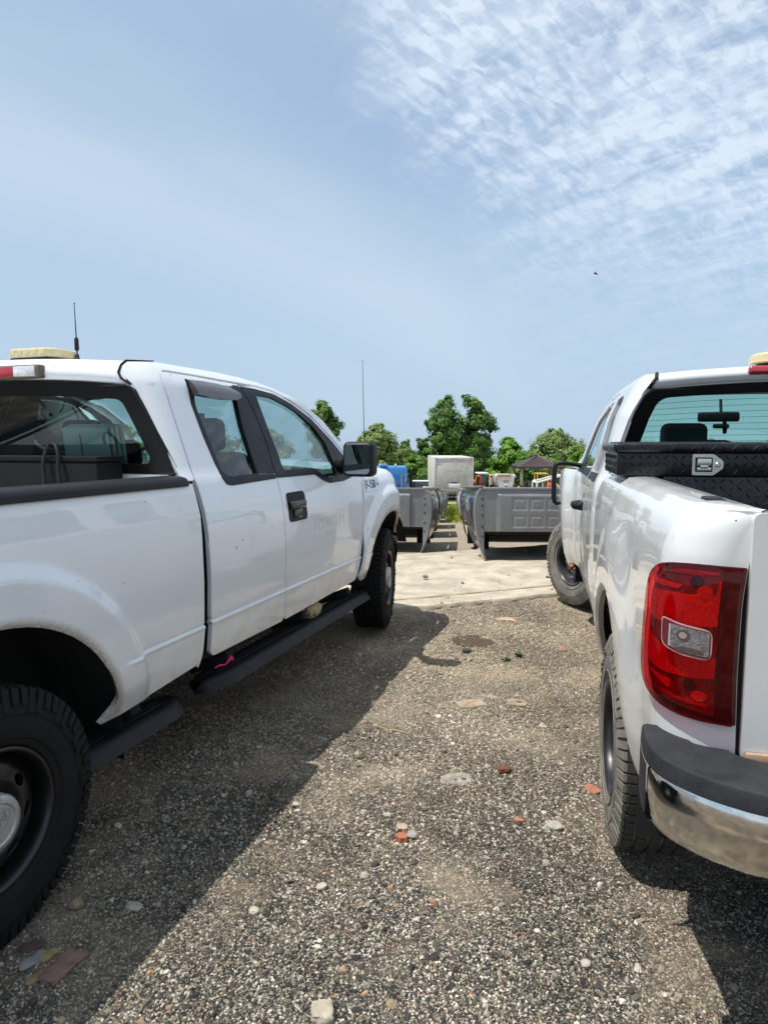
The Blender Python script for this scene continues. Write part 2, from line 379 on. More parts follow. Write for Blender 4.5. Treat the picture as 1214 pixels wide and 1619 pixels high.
def ground_mat():
    m = bpy.data.materials.new('gravel_ground'); m.use_nodes = True; nt = m.node_tree; N = nt.nodes; L = nt.links
    b = N['Principled BSDF']; b.inputs['Roughness'].default_value = .95; b.inputs['Specular IOR Level'].default_value = .2
    tc = N.new('ShaderNodeTexCoord'); P = tc.outputs['Object']
    def nz(sc, det=5, ro=.6):
        n = N.new('ShaderNodeTexNoise'); L.new(P, n.inputs['Vector']); n.inputs['Scale'].default_value = sc
        n.inputs['Detail'].default_value = det; n.inputs['Roughness'].default_value = ro; return n.outputs['Fac']
    def vor(sc):
        n = N.new('ShaderNodeTexVoronoi'); L.new(P, n.inputs['Vector']); n.inputs['Scale'].default_value = sc; return n
    def ramp(f, stops):
        r = N.new('ShaderNodeValToRGB'); L.new(f, r.inputs[0]); e = r.color_ramp.elements
        while len(e) < len(stops): e.new(.5)
        for q, (p, c) in zip(e, stops): q.position = p; q.color = (*c, 1)
        return r.outputs[0]
    def mr(f, a, b_, c=0, d=1):
        n = N.new('ShaderNodeMapRange'); L.new(f, n.inputs[0])
        for i, v in enumerate((a, b_, c, d)): n.inputs[i + 1].default_value = v
        return n.outputs[0]
    def mix(f, a, b_, mode='MIX'):
        n = N.new('ShaderNodeMix'); n.data_type = 'RGBA'; n.blend_type = mode
        for s, v in ((0, f), (6, a), (7, b_)):
            if isinstance(v, (int, float)): n.inputs[s].default_value = v
            elif isinstance(v, tuple): n.inputs[s].default_value = (*v, 1)
            else: L.new(v, n.inputs[s])
        return n.outputs[2]
    v1 = vor(185); v2 = vor(105)
    sepc = N.new('ShaderNodeSeparateColor'); L.new(v1.outputs['Color'], sepc.inputs[0])
    sepd = N.new('ShaderNodeSeparateColor'); L.new(v2.outputs['Color'], sepd.inputs[0])
    st = [(0, (.032, .030, .028)), (.36, (.062, .057, .048)), (.56, (.16, .142, .112)), (.8, (.35, .315, .245)), (.93, (.56, .51, .41)), (1, (.33, .20, .12))]
    c1 = ramp(sepc.outputs[0], st); c2 = ramp(sepd.outputs[1], st)
    peb = mix(mr(sepd.outputs[2], .62, .66), c1, c2)
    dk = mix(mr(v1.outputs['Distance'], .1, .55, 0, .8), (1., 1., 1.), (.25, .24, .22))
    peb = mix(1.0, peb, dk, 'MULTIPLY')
    dirt = mix(nz(9, 8, .7), (.19, .145, .095), (.37, .295, .20))
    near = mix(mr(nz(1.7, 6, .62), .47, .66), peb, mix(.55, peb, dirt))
    dust = nz(1.3, 7, .62)
    spy = N.new('ShaderNodeSeparateXYZ'); L.new(P, spy.inputs[0])
    ofs = N.new('ShaderNodeMath'); ofs.operation = 'ADD'; L.new(dust, ofs.inputs[0]); L.new(mr(spy.outputs[1], 2.2, 4.6, -.02, .17), ofs.inputs[1]); dust = ofs.outputs[0]  # the lane is dustier towards the pad
    near = mix(mr(dust, .50, .66, 0, .8), near, mix(nz(40, 4, .7), (.27, .212, .142), (.47, .39, .28)))
    lot = mix(nz(3.0, 8, .7), (.26, .215, .155), (.43, .37, .28))
    lot = mix(mr(nz(30, 3), .62, .68, 0, .5), lot, (.16, .14, .11))
    grs = mix(nz(2.0, 6), (.03, .06, .012), (.08, .10, .03))
    sp = N.new('ShaderNodeSeparateXYZ'); L.new(P, sp.inputs[0])
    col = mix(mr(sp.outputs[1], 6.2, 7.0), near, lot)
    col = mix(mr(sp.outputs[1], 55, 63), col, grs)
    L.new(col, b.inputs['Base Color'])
    h = N.new('ShaderNodeMath'); h.operation = 'MULTIPLY_ADD'; L.new(v1.outputs['Distance'], h.inputs[0]); h.inputs[1].default_value = -1.0
    L.new(nz(30, 4), h.inputs[2])
    bp = N.new('ShaderNodeBump'); bp.inputs['Strength'].default_value = .9; bp.inputs['Distance'].default_value = .006
    L.new(h.outputs[0], bp.inputs['Height']); L.new(bp.outputs[0], b.inputs['Normal'])
    return m
GROUND = struct(finish(bm, 'ground', ground_mat()))
# concrete pad with a broken near edge
E0 = Vector((.117, 5.858)); ED = (Vector((1.66, 6.48)) - E0).normalized(); EN = Vector((-ED.y, ED.x))
def pad_edge(t):
    p = E0 + ED * t
    q = .035 * mnoise.noise((t * 2.1, 1.7, 0)) + .022 * mnoise.noise((t * 9, 4.4, 0)) + .012 * mnoise.noise((t * 31, .4, 0))
    return p + EN * q
bm = bmesh.new(); ts = list(np.arange(-6, 7, .03)); rows = []
for t in ts:
    p = pad_edge(t); yf = 8.6; ch = .012 + .010 * mnoise.noise((t * 14, 2, 9))
    zt = .052
    r = [Vector((p.x, p.y - .004, -.03)), Vector((p.x, p.y, zt - ch - .008)), Vector((p.x + EN.x * ch, p.y + EN.y * ch, zt - .002))]
    for k in range(1, 10):
        f = (k / 9) ** 1.5; q = p + EN * (.03 + f * 2.9)
        r.append(Vector((q.x, q.y, zt + .004 * mnoise.noise((q.x, q.y, 0)) + (max(0, .65 - .0725 * q.y) - .048 if q.y > 8.3 else 0))))
    rows.append([bm.verts.new(v) for v in r])
for a, b in zip(rows, rows[1:]):
    for k in range(len(a) - 1): bm.faces.new((a[k], b[k], b[k + 1], a[k + 1]))
PADM = pr('concrete_pad', (.40, .35, .265), .9, var=.34, vscale=3.6, bump=.9, bscale=60)
struct(finish(bm, 'concrete_pad', PADM, sharp=30))
bm = bmesh.new(); ts = list(np.arange(-6, 7, .08)); pr_ = None
for t in ts:  # reddish joint filler along the pad
    p = E0 + ED * t + EN * (.30 + .012 * mnoise.noise((t * 3, 7, 1))); w = .010 + .008 * mnoise.noise((t * 5, 2, 5))
    q = [bm.verts.new((p.x - EN.x * w, p.y - EN.y * w, .059)), bm.verts.new((p.x + EN.x * w, p.y + EN.y * w, .059))]
    if pr_: bm.faces.new((pr_[0], q[0], q[1], pr_[1]))
    pr_ = q
struct(finish(bm, 'pad_joint', pr('joint_filler', (.33, .17, .085), .9, var=.4, vscale=25)))

# ------------------------------------------------------------------ vehicle parts shared by the trucks
def tyre_bm(R, w, rr, seed=1, lug=True, nrow=5):
    bm = bmesh.new(); rd = random.Random(seed)
    lathe(bm, [(-.022, rr - .006), (-.002, rr + .012), (.004, rr + .03), (.009, rr + (R - rr) * .42), (.004, R - .055), (-.012, R - .026), (-.034, R - .012),
               (-w + .034, R - .012), (-w + .012, R - .026), (-w - .004, R - .055), (-w, rr + .03), (-w + .022, rr - .006)], 72)
    def blk(a0, a1, x0, x1, r0, r1, sk=0., sh=0.):
        v = []
        for r, ins in ((r0, 0.), (r1, .0025)):
            for x, q, k in ((x0 + ins, a0, 0), (x1 - ins, a0, 1), (x1 - ins, a1, 1), (x0 + ins, a1, 0)):
                ang = q + (sk if k else 0); rx = r - (sh if k == 1 else 0)
                v.append(bm.verts.new((x, rx * cos(ang), rx * sin(ang))))
        for f in ((0, 1, 2, 3), (4, 5, 6, 7), (0, 1, 5, 4), (1, 2, 6, 5), (2, 3, 7, 6), (3, 0, 4, 7)): bm.faces.new([v[i] for i in f]).material_index = 1
    n = 34; st = 2 * pi / n; bw = (w - .03) / nrow
    for k in range(n):
        for j in range(nrow):
            x1 = -.016 - j * bw - .004; x0 = x1 - bw + .008; off = (j % 2) * .5 + (.2 if j in (1, 3) else 0)
            ed = j in (0, nrow - 1); sk = .0 if ed else (.035 if j % 2 else -.035)
            a = (k + off) * st + rd.uniform(-.01, .01)
            blk(a, a + st * .40, x0, x1, R - .02, R, sk); blk(a + st * .50, a + st * .84, x0, x1, R - .02, R - .001, sk)
        if lug:
            for sx in (0, 1):
                a = k * st; l = .052 if k % 2 else .032
                for q in (0., .52):
                    x = .0105 if sx == 0 else -w - .0105
                    v = []
                    for xx, r in ((x - (.004 if not sx else -.004), R - .022 - l), (x, R - .022 - l), (x - (.018 if not sx else -.018), R - .006), (x - (.03 if not sx else -.03), R - .006)):
                        for aa in (a + q * st, a + (q + .36) * st): v.append(bm.verts.new((xx, r * cos(aa), r * sin(aa))))
                    for f in ((0, 1, 3, 2), (2, 3, 5, 4), (4, 5, 7, 6), (0, 2, 4, 6), (1, 3, 5, 7)): bm.faces.new([v[i] for i in f])
    for rq in (rr + .034, R - .082):  # raised sidewall rings
        lathe(bm, [(.006, rq - .003), (.0095, rq), (.006, rq + .003)], 72)
    bmesh.ops.recalc_face_normals(bm, faces=bm.faces[:])
    return bm
def rim_obj(parent, rr, style, mat):
    """steel wheel: dished disc with windows, barrel and lip, outer face looking +x"""
    pz = prof([0, .2, .2 + .06, .2 + .085, .2 + .12, .2 + .165, .2 + .19, .2 + .215], [.045, .045, .045, .06, .022, .035, .06, .08], .006)
    dx = (lambda r: -pz(.2 + r)) if style == 'steel' else (lambda r: -.03 - .045 * sst(r, .02, .19) + .015 * sst(r, .06, .10) * (1 - sst(r, .10, .16)))
    rmax = rr - .012
    holes = []; nh = 8 if style == 'steel' else 5
    for k in range(nh):
        c = 2 * pi * (k + .25) / nh; hr, ha, hb = (.142, .026, .017) if style == 'steel' else (.135, .030, .036)
        loop = []
        for i in range(20):
            t = 2 * pi * i / 20; r = hr + hb * sin(t) ; w = ha * cos(t) * (1 if style == 'steel' else (r / hr) ** 1.3)
            loop.append((r * cos(c) - w * sin(c), r * sin(c) + w * cos(c)))
        holes.append(loop)
    out = [(rmax * cos(2 * pi * i / 48), rmax * sin(2 * pi * i / 48)) for i in range(48)]
    o = panel('wheel', out, lambda a, b: Vector((dx(sqrt(a * a + b * b)), a, b)), mat, parent, holes, step=.02, depth=.02)
    bm = bmesh.new(); bm.from_mesh(o.data)
    lathe(bm, [(-.004, rr + .004), (.003, rr - .002), (-.002, rr - .010), (-.03, rr - .016), (-.07, rr - .012), (-.20, rr - .02), (-.25, rr)], 48)
    lathe(bm, [(-.13, .0001), (-.13, rr - .01)], 40)  # dark drum behind the windows
    bmesh.ops.recalc_face_normals(bm, faces=bm.faces[:])
    for f in bm.faces: f.smooth = True
    bm.to_mesh(o.data); bm.free()
    return o
def make_wheel(root, x, u, zc, side, R, w, rr, style, rubber, steer=0., cap=False, seed=1):
    o = rim_obj(root, rr, style, STEELBLK if style == 'steel' else STEELGRY)
    o.location = (x, u, zc); o.rotation_euler = (rad(17 * seed), 0, (0 if side > 0 else pi) + rad(steer))
    finish(tyre_bm(R, w, rr, seed), 'tyre', [rubber, TREAD_D if rubber is RUBBER_D else RUBBER], o, sharp=28)
    if cap:
        bm = bmesh.new()
        lathe(bm, [(-.05, .088), (-.004, .088), (.006, .083), (.011, .074), (.0125, .064), (.0095, .060), (.0085, .0585), (.0105, .056), (.011, .0001)], 56)
        box(bm, (.009, .0, .078), (.008, .03, .014), .003)
        bmesh.ops.recalc_face_normals(bm, faces=bm.faces[:])
        c = finish(bm, 'hub_cap', CAP, o); c.rotation_euler = (-rad(17 * seed), 0, 0)
        mt = Matrix(((0, 0, 1, 0), (1, 0, 0, 0), (0, 1, 0, 0), (0, 0, 0, 1)))
        tl = Matrix.Translation((.0112, 0, 0)) @ Matrix.Rotation(rad(38), 4, 'X') @ mt
        text('emblem', 'Ford', .036, pr('emblem_ink', (.2, .2, .2), .5), c, Matrix.Translation((.0112, -.002, -.002)) @ Matrix.Rotation(rad(38), 4, 'X') @ Matrix.Translation((0, 0, -.010)) @ mt, .0006, .35, 1.05, 'CENTER')
        bm = bmesh.new()
        pts = [Vector((.0113, .05 * cos(t), .024 * sin(t))) for t in np.linspace(0, 2 * pi, 49)]
        tube(bm, pts, .0008, 5, cap=False)
        for v in bm.verts: v.co = Matrix.Rotation(rad(38), 3, 'X') @ v.co
        finish(bm, 'emblem_ring', MATS['emblem_ink'], c)
    elif style != 'steel':
        bm = bmesh.new()
        lathe(bm, [(-.09, .052), (-.012, .05), (-.006, .044), (-.012, .04), (-.05, .0001)], 32)
        finish(bm, 'hub', RUST, o)
        bm = bmesh.new()
        for k in range(6):
            t = 2 * pi * k / 6; lathe(bm, [(-.05, .011), (-.012, .011), (-.006, .007), (-.006, .0001)], 6, c=(0, .070 * cos(t), .070 * sin(t)))
        bmesh.ops.recalc_face_normals(bm, faces=bm.faces[:])
        finish(bm, 'lug_nuts', RUST, o)
    return o
def wheel_well(root, W, u, zc, R, a0=-8, a1=188):
    for s in (1, -1):
        bm = bmesh.new(); n = 20
        def f(a, k): return Vector((s * (W - .03 - .36 * k), u + R * cos(a), zc + R * sin(a)))
        g = grid(bm, f, [rad(a0 + (a1 - a0) * i / n) for i in range(n + 1)], [0, .5, 1])
        bm.faces.new([r[2] for r in g])
        finish(bm, 'wheel_liner', pr('wheel_liner_black', (.010, .010, .009), .9, var=.4, vscale=6), root)
def seats(root, W, fronts, zs, uf, mat, bench_u=None, bench_z=.5):
    for cx in fronts:
        bm = bmesh.new()
        box(bm, (cx, uf + .30, .86), (.52, .5, .16), .05, seg=3)
        box(bm, (cx, uf + .01, zs - .30), (.50, .15, .66), .06, (rad(8), 0, 0), 3)
        so = finish(bm, 'seat', mat, root)
        bm = bmesh.new(); box(bm, (cx, uf - .075, zs + .125), (.27, .10, .19), .045, (rad(6), 0, 0), 3)
        for q in (-.06, .06): tube(bm, [(cx + q, uf - .06, zs - .03), (cx + q, uf - .07, zs + .06)], .007, 6)
        finish(bm, 'headrest', mat, so)
    if bench_u:
        bm = bmesh.new(); box(bm, (0, bench_u + .28, .84), (1.5, .5, .15), .05, seg=3); box(bm, (0, bench_u + .05, 1.12), (1.5, .14, .56), .05, (rad(9), 0, 0), 3)
        so = finish(bm, 'rear_bench', mat, root)
        for cx in (-.42, .42):
            bm = bmesh.new(); box(bm, (cx, bench_u - .01, 1.44), (.27, .10, .15), .045, (rad(6), 0, 0), 3); finish(bm, 'headrest', mat, so)
def steering(root, x, u, z):
    bm = bmesh.new(); pts = [(x + .19 * cos(t), u + .19 * sin(t) * .42, z + .19 * sin(t) * .9) for t in np.linspace(0, 2 * pi, 33)]
    tube(bm, pts, .015, 8, cap=False); box(bm, (x, u + .01, z), (.16, .05, .12), .03, (rad(-25), 0, 0))
    box(bm, (x, u + .01, z), (.36, .025, .035), .01, (rad(-25), 0, 0)); tube(bm, [(x, u + .02, z), (x, u + .3, z - .13)], .03, 8)
    finish(bm, 'steering_wheel', DASHM, root)
def whip(root, name, base, top, r0=.004, coil=True):
    bm = bmesh.new(); b, t = Vector(base), Vector(top)
    def at(f): return b + (t - b) * f
    tube(bm, [at(0), at(1)], [r0, r0 * .45], 6)
    lathe(bm, [(0, .022), (.02, .02), (.03, .010), (.05, .007), (.05, .0001)], 14, 'z', b)
    if coil:
        tube(bm, [at(.22), at(.25), at(.42), at(.45)], [.005, .011, .010, .005], 8); tube(bm, [at(.02), at(.03), at(.14), at(.17)], [.008, .010, .009, .004], 8)
    lathe(bm, [(-.004, .0001), (0, .005), (.006, .0001)], 8, 'z', t)
    return finish(bm, name, BLACKPL, root)

# ------------------------------------------------------------------ the left truck
def build_left():
    th = rad(-19.0); f = Vector((sin(rad(19)), cos(rad(19)), 0)); n = Vector((cos(rad(19)), -sin(rad(19)), 0))
    WID = 1.0
    org = Vector((-1.14, 1.88, 0)) - n * WID
    root = thing('pickup_truck', 'white extended cab pickup on the left with black running boards and square mirror', 'pickup truck', org, th)
    pc = prof([.3, .5, .6, .695, .715, .9, 1.1, 1.2, 1.33, 1.38, 1.77, 1.83, 1.9], [.07, .035, .016, .008, .012, .006, .014, .03, .07, .095, .23, .27, .34], .012)
    pb = prof([.3, .5, .6, .695, .715, .9, 1.1, 1.2, 1.3, 1.33, 1.4], [.07, .03, .012, .0, .004, -.002, .002, .008, .026, .036, .05], .012)
    pf = prof([.3, .5, .6, .695, .715, .9, 1.1, 1.2, 1.27, 1.31, 1.335], [.07, .035, .016, .006, .010, .002, .008, .022, .06, .12, .22], .014)
    def groove(z): return .007 * math.exp(-((z - .7065) / .0045) ** 2) - .004 * math.exp(-((z - .695) / .008) ** 2)
    def flare(u, z, uc, zc, h, r1, r0):
        r = sqrt((u - uc) ** 2 + (z - zc) ** 2); k = sst(z, .45, .62) if z < .62 else 1
        return (h * sst(r, r1, r0) - .012 * sst(r, .585, .555)) * k
    def bed_fn(s):
        def g(u, z):
            ins = pb(z) + groove(z) * sst(abs(u), .54, .62) - flare(u, z, 0, .40, .034, .765, .70)
            if u < -.95: ins += .13 * (1 - sqrt(max(0, 1 - ((-.95 - u) / .26) ** 2)))
            return Vector((s * (WID - ins), u, z))
        return g
    def cab_fn(s, o=0.):
        def g(u, z):
            ins = pc(z) + groove(z)
            if u < 1.165: d = min(1.165 - u, .125); ins += .13 - sqrt(.0169 - d * d)
            return Vector((s * (WID - ins + o), u, z))
        return g
    def fen_fn(s):
        def g(u, z):
            ins = pf(z) + groove(z) * sst(z, .6, .69) - flare(u, z, 3.68, .42, .03, .77, .69)
            if u > 3.72: ins += .75 * (u - 3.72) ** 2
            return Vector((s * (WID - ins), u, z))
        return g
    CRE = [.684, .69, .695, .699, .7025, .706, .7095, .713, .717, .724]
    arch = [(.475, .50), (.535, .545)] + arc(0, .40, .565, 18, 162, 30) + [(-.535, .545), (-.475, .50)]
    bed_out = rnd([(-1.2, .56), (-1.2, 1.325), (1.095, 1.325)], .015, 3) + rnd([(1.095, 1.2), (1.098, .56, .06), (1.07, .503, .05)], .02)[1:] + [(.56, .497)] + arch + [(-.58, .50), (-1.15, .54)]
    fal = [(3.128, 1.262), (3.078, 1.0), (3.048, .70), (2.99, .56)]
    fout = fal[::-1] + [(3.2, 1.325), (3.585, 1.322), (3.80, 1.285), (3.93, 1.22), (4.02, 1.09), (4.06, .96), (4.09, .72), (4.10, .60), (4.06, .585)] \
        + arc(3.68, .42, .545, 14, 166, 26) + [(3.12, .53), (3.02, .525)]
    fout = [fal[3], fal[2], fal[1], fal[0]] + [(3.2, 1.322), (3.585, 1.32), (3.80, 1.285), (3.93, 1.22), (4.02, 1.09), (4.06, .96), (4.09, .72), (4.10, .60)] + arc(3.68, .42, .545, 19, 168, 26) + [(3.12, .525), (3.03, .525)]
    split = [(1.885, .53), (1.878, .70), (1.885, 1.20), (1.899, 1.329), (1.915, 1.50), (1.890, 1.671), (1.835, 1.803)]
    dr = [(1.167, .535, .05)] + [(1.167, 1.2, 0), (1.167, 1.819, .055)] + [(1.45, 1.818, 0), (1.832, 1.811, .01)] + [(a, b, .01) for a, b in split[::-1][1:-1]] + [(1.885, .525, .03)]
    W1 = rnd([(1.385, 1.79), (1.345, 1.68), (1.358, 1.53), (1.395, 1.345), (1.44, 1.325), (1.72, 1.333), (1.735, 1.43), (1.733, 1.582), (1.774, 1.79)], .02)
    W2 = rnd([(1.958, 1.775), (2.134, 1.772), (2.306, 1.738), (2.445, 1.695), (2.61, 1.609), (2.727, 1.492), (2.768, 1.285), (2.577, 1.272), (2.49, 1.295), (2.40, 1.332), (1.993, 1.342), (1.995, 1.437), (1.973, 1.587)], .025)
    def shrink(P, d):
        cx, cy = sum(p[0] for p in P) / len(P), sum(p[1] for p in P) / len(P)
        return [(x + (cx - x) * d / max(.05, sqrt((x - cx) ** 2 + (y - cy) ** 2)), y + (cy - y) * d / max(.05, sqrt((x - cx) ** 2 + (y - cy) ** 2))) for x, y in P]
    df = [(a + .008, b, .01) for a, b in split] + [(2.0, 1.811, 0), (2.2, 1.797, .1), (2.396, 1.749, .1), (2.609, 1.672, .1), (2.809, 1.544, .1), (2.976, 1.415, .1), (3.12, 1.285, .02), (3.120, 1.262, .02), (3.07, 1.0, .1), (3.04, .70, .1), (2.975, .545, .05)]
    df[0] = (1.893, .525, .03)
    for s in (1, -1):
        fl = s < 0
        panel('bed_side', bed_out, bed_fn(s), WHITE, root, step=.017, extra_b=CRE, flip=fl)
        d1 = panel('rear_door', rnd(dr, .02), cab_fn(s), WHITE, root, [W1], step=.05, extra_b=CRE, flip=fl)
        d2 = panel('front_door', rnd(df, .02), cab_fn(s), WHITE, root, [W2], step=.05, extra_b=CRE, flip=fl)
        panel('fender', rnd(fout, .012, 3), fen_fn(s), WHITE, root, step=.02, extra_b=CRE, flip=fl)
        panel('window_glass', [(a * 1.0, b) for a, b in rnd([(1.33, 1.80), (1.33, 1.30), (1.75, 1.30), (1.79, 1.80)], .02)], cab_fn(s, -.016), GL_SIDE, d1, step=.12, depth=0, flip=fl)
        panel('window_glass', rnd([(1.94, 1.785), (2.14, 1.785), (2.31, 1.752), (2.46, 1.70), (2.63, 1.61), (2.75, 1.50), (2.80, 1.26), (1.97, 1.31), (1.98, 1.55)], .02), cab_fn(s, -.016), GL_SIDE, d2, step=.12, depth=0, flip=fl)
        # black window trim and pillar covers
        panel('window_trim', rnd([(1.764, 1.803), (1.722, 1.582), (1.714, 1.342), (1.896, 1.334), (1.912, 1.50), (1.887, 1.671), (1.832, 1.803)], .01, 3), cab_fn(s, .004), BLACKTR, d1, step=.06, depth=.012, flip=fl)
        panel('window_trim', rnd([(1.372, 1.345), (1.395, 1.305), (1.44, 1.297), (1.893, 1.309), (1.891, 1.332), (1.72, 1.338), (1.45, 1.329), (1.402, 1.349)], .01, 3), cab_fn(s, .005), BLACKTR, d1, step=.06, depth=.012, flip=fl)
        panel('window_seal', rnd([(1.350, 1.80), (1.325, 1.68), (1.338, 1.53), (1.373, 1.345), (1.398, 1.345), (1.366, 1.53), (1.354, 1.675), (1.39, 1.797)], .008, 3), cab_fn(s, .002), BLACKTR, d1, step=.06, depth=.01, flip=fl)
        panel('window_seal', shrink(W1, -.006), cab_fn(s, .0015), BLACKTR, d1, [shrink(W1, .014)], step=.06, depth=.02, flip=fl)
        t2o = [(1.904, 1.311), (1.906, 1.34), (1.922, 1.50), (1.898, 1.671), (1.841, 1.803), (2.0, 1.80), (2.2, 1.784), (2.39, 1.735), (2.6, 1.655), (2.80, 1.527), (2.96, 1.40), (3.06, 1.305), (3.03, 1.275), (2.80, 1.247), (2.57, 1.246), (2.475, 1.270), (2.39, 1.308)]
        panel('window_trim', rnd(t2o, .012, 3), cab_fn(s, .004), BLACKTR, d2, [shrink(W2, .016)], step=.06, depth=.012, flip=fl)
        # door handle: black cup with a bar
        bm = bmesh.new()
        prism(bm, rnd([(1.945, 1.063), (1.945, 1.225), (2.165, 1.225), (2.165, 1.063)], .03), lambda a, b: Vector((s * (WID - pc(b) + .006), a, b)), Vector((-s * .012, 0, 0)))
        h = finish(bm, 'door_handle', BLACKPL, d2)
        bm = bmesh.new(); box(bm, (s * (WID - pc(1.15) + .012), 2.05, 1.155), (.022, .185, .044), .010, seg=3)
        box(bm, (s * (WID - pc(1.11) + .008), 2.045, 1.105), (.010, .10, .05), .005)
        finish(bm, 'handle_bar', pr('handle_black', (.01, .01, .011), .3, coat=.5), h)
        # cab side frame: C pillar, roof rail, A pillar
        band = [(1.095, 1.335), (1.05, 1.74), (1.037, 1.80), (1.06, 1.845), (1.218, 1.862), (1.68, 1.864), (1.919, 1.856), (2.238, 1.825), (2.5, 1.769), (2.789, 1.648), (3.041, 1.448), (3.20, 1.32), (3.135, 1.29),
                (2.985, 1.427), (2.815, 1.556), (2.614, 1.684), (2.40, 1.761), (2.2, 1.809), (2.0, 1.823), (1.835, 1.823), (1.45, 1.829), (1.22, 1.829), (1.16, 1.79), (1.157, 1.335)]
        panel('cab_frame', rnd(band, .015, 3), cab_fn(s), WHITE, root, step=.04, flip=fl, depth=.03)
        # dark shell seen through the door gaps
        sh = lambda u, z: (cab_fn(s)(u, z) if u > 1.1 else bed_fn(s)(u, z)) - Vector((s * .03, 0, 0))
        panel('inner_shell', [(-1.1, .60), (-1.1, 1.30), (1.0, 1.30), (1.3, 1.30), (3.1, 1.25), (3.14, .62), (2.9, .53), (.64, .53)] + arc(0, .40, .60, 20, 160, 16) + [(-.62, .60)], sh, DARK, root, step=.1, depth=0, flip=fl)
        # interior pillar trim
        iw = [(1.13, 1.30), (1.13, 1.60), (1.14, 1.80), (1.85, 1.80), (2.2, 1.79), (2.4, 1.745), (2.61, 1.67), (2.81, 1.54), (2.98, 1.41), (3.08, 1.30)]
        panel('interior_trim', iw, cab_fn(s, -.032), DASHM, root, [[(a, b) for a, b in W1], [(a, b) for a, b in W2]], step=.1, depth=0, flip=fl)
        # bed rail cap
        bm = bmesh.new(); us = list(np.linspace(-1.15, 1.02, 20)) + [1.045, 1.065, 1.078, 1.085]
        sec = [(-.014, 1.318), (-.012, 1.338), (-.002, 1.352), (.02, 1.359), (.045, 1.361), (.06, 1.356), (.075, 1.361), (.10, 1.361), (.116, 1.354), (.118, 1.28)]
        def rf(u, k):
            i, z = sec[k]; e = max(0, (u - 1.02) / .07); i2 = i + e * e * .05 * (1 if k < 5 else -.3)
            return Vector((s * (WID - pb(1.32) - i2), u, 1.318 + (z - 1.318) * (sqrt(max(.05, 1 - e * e * .75)))))
        g = grid(bm, rf, us, range(len(sec))); bm.faces.new(g[-1])
        bmesh.ops.recalc_face_normals(bm, faces=bm.faces[:])
        finish(bm, 'bed_rail_cap', BLACKPL, root)
        # bed inner wall
        bm = bmesh.new(); box(bm, (s * (WID - .135), -.04, 1.17), (.03, 2.2, .29), .005); finish(bm, 'bed_inner_wall', WHITE, root)
        # running board in two lengths, with brackets
        for (u0, u1) in ((1.17, 3.27), (.30, .99)):
            bm = bmesh.new(); us = [u0, u0 + .03, u0 + .12] + list(np.linspace(u0 + .2, u1 - .2, 6)) + [u1 - .12, u1 - .03, u1]
            sec = [(.03, .375), (.012, .40), (.0, .415), (-.02, .424), (-.05, .424), (-.056, .418), (-.062, .424), (-.075, .424), (-.081, .418), (-.087, .424), (-.135, .424), (-.15, .405), (-.12, .375), (-.03, .36)]
            def rb(u, k):
                x, z = sec[k]; e = max(0, 1 - min(u - u0, u1 - u) / .12); x2 = x - .07 * e * e * (1 if x > -.07 else -.2)
                return Vector((s * (WID - .012 + x2), u, z - (.012 * e * e)))
            g = grid(bm, lambda u, k: rb(u, k % len(sec)), us, range(len(sec) + 1)); bm.faces.new([v for v in g[0][:-1]]); bm.faces.new([v for v in g[-1][:-1]])
            bmesh.ops.remove_doubles(bm, verts=bm.verts[:], dist=1e-5); bmesh.ops.recalc_face_normals(bm, faces=bm.faces[:])
            r = finish(bm, 'running_board', BLACKPL, root, sharp=50)
            for q in ((u0 + .22, u1 - .35, (u0 + u1) / 2) if u1 - u0 > 1 else (u0 + .4,)):
                bm = bmesh.new(); box(bm, (s * (WID - .17), q, .43), (.24, .06, .05), .01, (0, s * rad(-22), 0)); finish(bm, 'step_bracket', DARK, r)
        # door mirror
        bm = bmesh.new()
        box(bm, (s * (WID + .118), 2.69, 1.395), (.21, .12, .225), .038, seg=5)
        mo = finish(bm, 'door_mirror', BLACKPL, root, sharp=60)
        bm = bmesh.new(); tube(bm, [(s * (WID - .09), 2.83, 1.33), (s * (WID - .04), 2.78, 1.35), (s * (WID + .02), 2.72, 1.37)], [.055, .04, .045], 10)
        box(bm, (s * (WID - .085), 2.88, 1.335), (.05, .17, .12), .02); finish(bm, 'mirror_arm', BLACKPL, mo)
        bm = bmesh.new(); prism(bm, rnd([(.035, 1.302), (.035, 1.488), (.203, 1.488), (.203, 1.302)], .028), lambda a, b: Vector((s * (WID + a), 2.6285 - .01 * (a - .1) * s * 0, b)), Vector((0, .004, 0)))
        finish(bm, 'mirror_glass', MIRGL, mo)
    # rear-door window deflector (right side only is seen)
    bm = bmesh.new()
    o1 = cab_fn(1, .0)
    ed = [(1.360, 1.797), (1.50, 1.800), (1.62, 1.797), (1.72, 1.790), (1.765, 1.772)]
    lo = [(1.357, 1.722), (1.48, 1.716), (1.60, 1.714), (1.70, 1.718), (1.752, 1.735)]
    g = []
    for (a, b), (c, d) in zip(ed, lo):
        row = []
        for t in (0, .18, .45, .75, 1):
            p = o1(a + (c - a) * t, b + (d - b) * t); p.x += .006 + .032 * sqrt(sin(min(t, .95) * pi * .55)); row.append(bm.verts.new(p))
        p = o1(c, d); row.append(bm.verts.new(p)); g.append(row)
    for a, b in zip(g, g[1:]):
        for k in range(len(a) - 1): bm.faces.new((a[k], b[k], b[k + 1], a[k + 1]))
    bm.faces.new(g[0]); bm.faces.new(g[-1][::-1]); bmesh.ops.recalc_face_normals(bm, faces=bm.faces[:])
    finish(bm, 'window_deflector', pr('smoked_deflector', (.045, .034, .032), .3, coat=.6, var=.25, vscale=20), root, sharp=50)
    # roof
    bm = bmesh.new()
